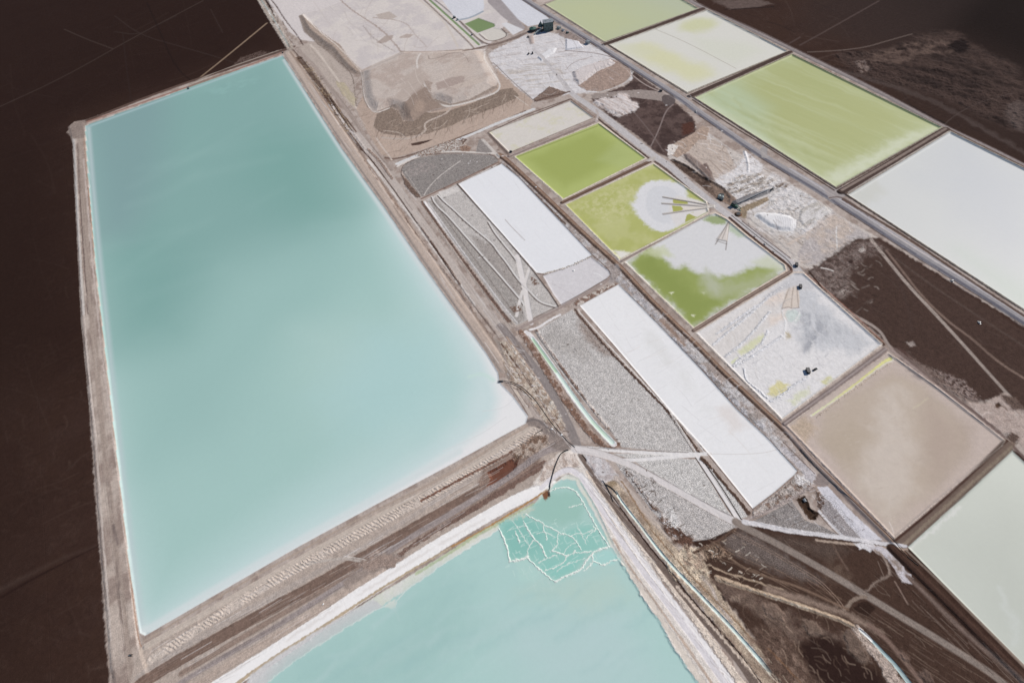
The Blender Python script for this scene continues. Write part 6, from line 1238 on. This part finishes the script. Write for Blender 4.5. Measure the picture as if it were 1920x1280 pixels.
put(ht, False, 1514.5, 696, .35, 1, 'dark haul truck loading in the middle of the drained salt pond', GT, 1.15)
put(ht, False, 1239, 171.5, 1, .2, 'dark truck on the pale track just short of the main road', GT, .9)
put(ht, False, 991, 102, .7, -.7, 'dark truck on the white stockpile, left of a pair', GT, .8)
put(ht, False, 998.5, 101, .1, 1, 'dark truck on the white stockpile, right of a pair', GT, .9)
put(ht, False, 958, 285.5, 1, .2, 'dark truck at the corner of the dyke between cream and green ponds', GT, .75)
GLD = 'wheel loaders on the salt'
put(ld1, True, 1527, 693, 1, -.6, 'dark wheel loader facing away beside the truck in the drained pond', GLD, 1.05)
put(ld1, False, 1447, 357, -.6, .4, 'dark loader at the upper end of the grey conveyor bed', GLD, .95)
put(ld1, False, 990, 70, .6, .6, 'dark loader beside the far processing plant', GLD, 1.3)
GPK = 'white pickups along the pale road'
for k, (x, y, dx, dy, lb) in enumerate(((1415, 444.5, 1, .8, 'white pickup on the pale road, nearest the green plant in a row of three'), (1434, 458.5, 1, .8, 'white pickup on the pale road, middle of a row of three'), (1450.5, 472.5, 1, .8, 'white pickup on the pale road, last of the row of three'),
                                    (1305, 210.5, 1, .7, 'white pickup on the main road above the dark triangle of ground'), (1785, 526.5, 1, .7, 'white pickup on the main road beside the big grey pond'), (1836, 605, 1, 1, 'white pickup at the edge of the dark field below the main road'))):
    put(pk, k == 0, x, y, dx, dy, lb, GPK, 1.15 if k < 3 else 1.3)

# far processing plant
def at(px, py, z=0.): x, y = U(px, py, z); return Vector((x, y, 0))
def frame_at(px, py, dx=1, dy=0.):
    a = at(px, py); b = at(px + dx * 6, py + dy * 6); return a, math.atan2(b.y - a.y, b.x - a.x)
GPL = 'buildings of the far processing plant'
a, rz = frame_at(1029, 59, 1, -.16)
t = root('processing_plant', 'tall teal-grey block of the far processing plant with a dark end wall', 'building', GPL, (a.x, a.y, GH(a.x, a.y)), rz)
MB().box((0, 12, 13), (30, 24, 26)).build('wall', PT, t)
rf = MB().box((0, 12, 26.4), (31, 25, .8)).build('roof', PGY, t); MB().box((-6, 14, 27.6), (5, 4, 1.6)).build('roof_vent', PC, rf); MB().box((7, 9, 27.4), (3, 3, 1.2)).build('roof_vent', PC, rf)
for k in range(5): MB().box((-12 + 6 * k, -.15, 9 + (k % 2) * 8), (3.2, .4, 2.4)).build('window', PG, t)
MB().box((8, -.2, 2.4), (5, .5, 4.8)).build('door', PK, t)
MB().box((-15.2, 12, 15), (.5, 18, 8)).build('louvre', PK, t)
a, rz = frame_at(1014, 54)
t = root('conical_tower', 'dark pointed conical tower left of the teal block at the far plant', 'tower', GPL, (a.x, a.y, GH(a.x, a.y)), rz)
for k in range(6): an = k * math.pi / 3; MB().bar((8 * math.cos(an), 8 * math.sin(an), 0), (7.5 * math.cos(an), 7.5 * math.sin(an), 9), .7).build('leg', PK, t)
MB().cyl((0, 0, 15), 9.5, .8, 13, 12).build('roof', PT, t); MB().cyl((0, 0, 8), 8.2, 8.2, 1.6, 14).build('deck', PK, t); MB().cyl((0, 0, 22.5), .8, .8, 3, 8).build('vent', PK, t)
a, rz = frame_at(999, 58)
t = root('storage_tank', 'low round green-topped tank at the left end of the far plant', 'tank', GPL, (a.x, a.y, GH(a.x, a.y)), rz)
MB().cyl((0, 0, 4), 11, 11, 8, 24).build('wall', PK, t); MB().cyl((0, 0, 9.6), 11.3, 3, 3.2, 24).build('roof', PT2, t); MB().cyl((0, 0, 12), 2.2, 2.2, 2.4, 12).build('hatch', PC, t)
a, rz = frame_at(1003, 66, 1, -.9)
t = root('conveyor', 'pale sloping conveyor leading up to the teal block of the far plant', 'conveyor', GPL)
p0 = at(1001, 66) + Vector((0, 0, 2)); p1 = at(1017, 60) + Vector((0, 0, 13))
MB().bar(p0, p1, 3.2, 2.2).build('gallery', PC, t)
for f_ in (.3, .6, .9): q = p0.lerp(p1, f_); MB().bar((q.x - 1, q.y, 0), (q.x - 1, q.y, q.z), .6).bar((q.x + 1, q.y, 0), (q.x + 1, q.y, q.z), .6).build('trestle', PK, t)
def shed(px, py, d, mat, lb, dx=1, dy=.4, group='small sheds of the salt works'):
    a, rz = frame_at(px, py, dx, dy); t = root('shed', lb, 'shed', group, (a.x, a.y, GH(a.x, a.y)), rz)
    MB().box((0, 0, d[2] / 2), d).build('wall', mat, t)
    m = MB().box((0, 0, d[2] + .5), (d[0] + .8, d[1] + .8, 1.0), ty=.1); m.build('roof', PGY, t)
    MB().box((d[0] * .2, -d[1] / 2 - .05, 1.2), (1.4, .2, 2.4)).build('door', PK, t)
    return t
shed(1048, 54, (12, 8, 6), PC, 'pale grey shed just right of the teal plant block')
shed(1056, 58, (9, 6, 4), PW, 'small white shed between the plant block and the main road')
shed(1064, 62, (8, 5, 4), PT2, 'small green shed below the white one near the main road')
shed(1036, 42, (8, 6, 5), PK, 'small dark shed behind the teal plant block', 1, .4)
shed(852, 34, (9, 7, 5), PDK, 'black shed at the edge of the green channel near the top', .7, .6)
shed(858, 38, (6, 5, 4), PC, 'small pale shed touching the black one by the green channel', .7, .6)
shed(885, 66, (5, 4, 3), PDK, 'tiny dark shed where the green channel passes the olive basin', .7, .6)
shed(1102, 82, (12, 9, 7), PGY, 'grey shed at the edge of the main road beyond the white stockpile')
shed(1509, 937, (4, 3, 2.4), PW, 'tiny white hut at the rim of the dark pit', .6, 1)
# nearer plant
GN = 'green plant beside the pale road'
a, rz = frame_at(1351, 371, 1, .35)
t = root('twin_silos', 'pair of pale green silos standing in the brown cut by the road', 'silo', GN, (a.x, a.y, GH(a.x, a.y)), rz)
for k, s in enumerate((-1, 1)):
    w_ = MB().cyl((s * 3.4, 0, 4.6), 3.1, 3.1, 7, 18).build('silo', PC, t); MB().cyl((s * 3.4, 0, 8.9), 3.2, .6, 1.6, 18).build('cone_roof', PC, w_)
MB().box((0, 0, .6), (14, 8, 1.2)).build('base', PK, t); MB().bar((-6, -3, 1), (-6, -3, 8), .4).bar((6, -3, 1), (6, -3, 8), .4).bar((-6, -3, 8), (6, -3, 8), .4).build('walkway', PK, t)
a, rz = frame_at(1353, 365)
t = root('round_thickener', 'open black round tank behind the twin silos', 'tank', GN, (a.x, a.y, GH(a.x, a.y)), rz)
MB().cyl((0, 0, 1.2), 6, 6, 2.4, 24).build('basin', PK, t); MB().cyl((0, 0, 2.5), 5.4, 5.4, .3, 24).build('liquor', PBE, t); MB().bar((-6, 0, 3), (6, 0, 3), .7).build('bridge', PC, t)
a, rz = frame_at(1378, 388, 1, .55)
t = root('crushing_plant', 'dark green crushing plant with hoppers at the foot of the grey conveyor bed', 'building', GN, (a.x, a.y, GH(a.x, a.y)), rz)
MB().box((-4, 0, 3.5), (9, 7, 7)).box((3, 1, 2.5), (6, 5, 5)).build('housing', PT2, t)
MB().box((-4, 0, 8.5), (6, 5, 3), tx=1.5, ty=1.5).build('hopper', PK, t); MB().bar((4, 0, 4), (17, -3, 1), 1.6, 1.2).bar((2, 2, 5), (12, 6, 1.5), 1.2).build('conveyor', PT2, t)
MB().bar((-8, 3, 6), (-12, 6, 1), 1.2).build('chute', PC, t); MB().box((-4, -3.7, 3), (4, .3, 2)).build('opening', PBE, t)
for x in (7, 11, 15): MB().bar((x, -1.2, 0), (x, -1.2, 4 - (x - 4) * .2), .4).build('trestle', PK, t)
a, rz = frame_at(1384, 402)
t = root('spoil_cone', 'round brown heap with a dark hollow next to the crushing plant', 'heap', GN, (a.x, a.y, GH(a.x, a.y)), rz)
MB().cyl((0, 0, 1.5), 8, 5, 3, 26).build('rim', PR, t); MB().cyl((0, -.6, 3.02), 4.6, 4.6, .06, 24).build('hollow', PK, t)
t = root('belt_conveyor', 'long straight belt conveyor on the grey bed above the crushing plant', 'conveyor', GN)
p0 = at(1382, 384) + Vector((0, 0, 5)); p1 = at(1440, 359) + Vector((0, 0, 6))
MB().bar(p0, p1, 1.4, 1.0).build('belt_frame', PGY, t)
for f_ in (.1, .35, .6, .85): q = p0.lerp(p1, f_); MB().bar((q.x, q.y, 2), (q.x, q.y, q.z), .5).build('trestle', PK, t)

# pipes
def pipe(pts, r, lb, mat=PBE, sub=3, nm='pipeline', lift=.2, cat='pipe', group=None):
    Q = chaikin([np.array(U(*p)) for p in pts], sub); b = bmesh.new(); rings = []
    for i, q in enumerate(Q):
        a_ = Q[max(i - 1, 0)]; c_ = Q[min(i + 1, len(Q) - 1)]; d = Vector((c_[0] - a_[0], c_[1] - a_[1], 0)).normalized(); n_ = Vector((-d.y, d.x, 0))
        z = max(GH(q[0], q[1]), -.5) + r + lift
        rings.append([b.verts.new(Vector((q[0], q[1], z)) + n_ * r * math.cos(k * math.pi / 4) + Vector((0, 0, r * math.sin(k * math.pi / 4)))) for k in range(8)])
    for A_, B_ in zip(rings[:-1], rings[1:]):
        for k in range(8): b.faces.new((A_[k], A_[(k + 1) % 8], B_[(k + 1) % 8], B_[k]))
    b.faces.new(rings[0][::-1]); b.faces.new(rings[-1])
    bmesh.ops.recalc_face_normals(b, faces=b.faces)
    me = bpy.data.meshes.new(nm); b.to_mesh(me); b.free(); me.materials.append(mat); o = bpy.data.objects.new(nm, me); S.collection.objects.link(o)
    for p in me.polygons: p.use_smooth = True
    return tag(o, lb, cat, group)
pipe([(1066, 843), (1057, 846), (1050, 852), (1042, 870), (1036, 890), (1032, 905), (1030, 918)], .8, 'thick black pipe arching from the road junction into the lower pond corner')
pipe([(941, 713.5), (955, 715), (967, 718), (985, 730), (1000, 745), (1015, 765), (1032, 790), (1050, 812), (1066, 829), (1078, 838)], .3, 'black pipe from the pump at the great pond to the road junction')
pipe([(941, 716), (956, 718), (970, 723), (985, 735), (998, 750)], .25, 'thinner black pipe beside the main one at the pond pump')
pipe([(1500, 842), (1530, 876), (1560, 905), (1600, 940), (1650, 990), (1675, 1012), (1692, 1035), (1712, 1052), (1722, 1060)], .3, 'black pipe along the dyke road left of the tan pond')
pipe([(1136, 908), (1144, 912), (1152, 919), (1157, 927)], .6, 'short black pipe feeding the head of the cyan channel')
pipe([(1130, 900), (1140, 915), (1150, 940)], .4, 'thin black pipe along the ditch above the cyan channel')
#pipe([(1440, 818), (1455, 832), (1475, 842), (1495, 843)], .35, 'thin dark hose crossing the salt strip at the dyke')
pipe([(1004, 813), (1010, 809), (1016, 806)], .5, 'short black pipe on the bank at the great pond corner')
# pumps
def pump(px, py, lb, mat, s=1., dx=1, dy=.1):
    a, rz = frame_at(px, py, dx, dy); t = root('pump_station', lb, 'pump', 'brine pumps on the pond edges', (a.x, a.y, max(GH(a.x, a.y), -.7)), rz); t.scale = (s, s, s)
    MB().box((0, 0, .5), (6, 3.6, .6)).build('platform', PK, t); MB().box((.4, 0, 1.8), (3, 2.2, 2), bev=.2).build('pump_housing', mat, t)
    MB().cyl((-2, 0, 1.4), .5, .5, 2, 12, 'X').build('motor', PGY, t); MB().bar((2.6, 1, .8), (6, 1.2, .4), .5).bar((2.6, -1, .8), (5.6, -1.6, .4), .5).build('intake_pipe', PBE, t)
    for x in (-2.6, 2.6): MB().bar((x, 1.6, -1), (x, 1.6, 2), .2).bar((x, -1.6, -1), (x, -1.6, 2), .2).build('post', PK, t)
pump(939.5, 715, 'black pump station on the right shore of the great turquoise pond', PDK, 1.1, -1, .1)
pump(1029.5, 924, 'rusty brown pump where the thick black pipe meets the lower pond', PR, .8, .2, 1)
pump(353, 165, 'small pump jetty on the far upper shore of the great pond', PGY, 1.6, .2, 1)
pump(530, 99, 'tiny pump at the uppermost corner of the great pond', PDK, 1.2, .3, 1)
pump(246, 1228, 'tiny pump by the bottom left corner of the great pond', PDK, .7, 1, 0)
# loose salt blocks round the corner of the drained works
gb = 'white salt blocks scattered beside the corridor road'
def rock(px, py, s, lb):
    b = bmesh.new(); bmesh.ops.create_icosphere(b, subdivisions=2, radius=1)
    for v in b.verts: v.co *= 1 + random.uniform(-.22, .22); v.co.z *= .6
    me = bpy.data.meshes.new('salt_block'); b.to_mesh(me); b.free(); me.materials.append(PW); o = bpy.data.objects.new('salt_block', me); S.collection.objects.link(o)
    x, y = U(px, py); o.location = (x, y, GH(x, y) + .2 * s); o.scale = (s * 1.4, s, s); o.rotation_euler = (0, 0, random.random() * 6)
    tag(o, lb, 'salt block', gb)
rock(1035, 804, 1.6, 'lone white salt block on the grey road junction by the great pond')
rock(1053, 815, 1.5, 'white salt block beside the black pipe above the junction')
rock(606, 1132, 1., 'small white salt block in the brown strip between the two turquoise ponds')
rock(1076, 507, 2., 'white salt block on the edge of the small dull white basin')
rock(1005, 352, 1.6, 'white salt block on the brown dyke right of the upper white pond')
print('things done')
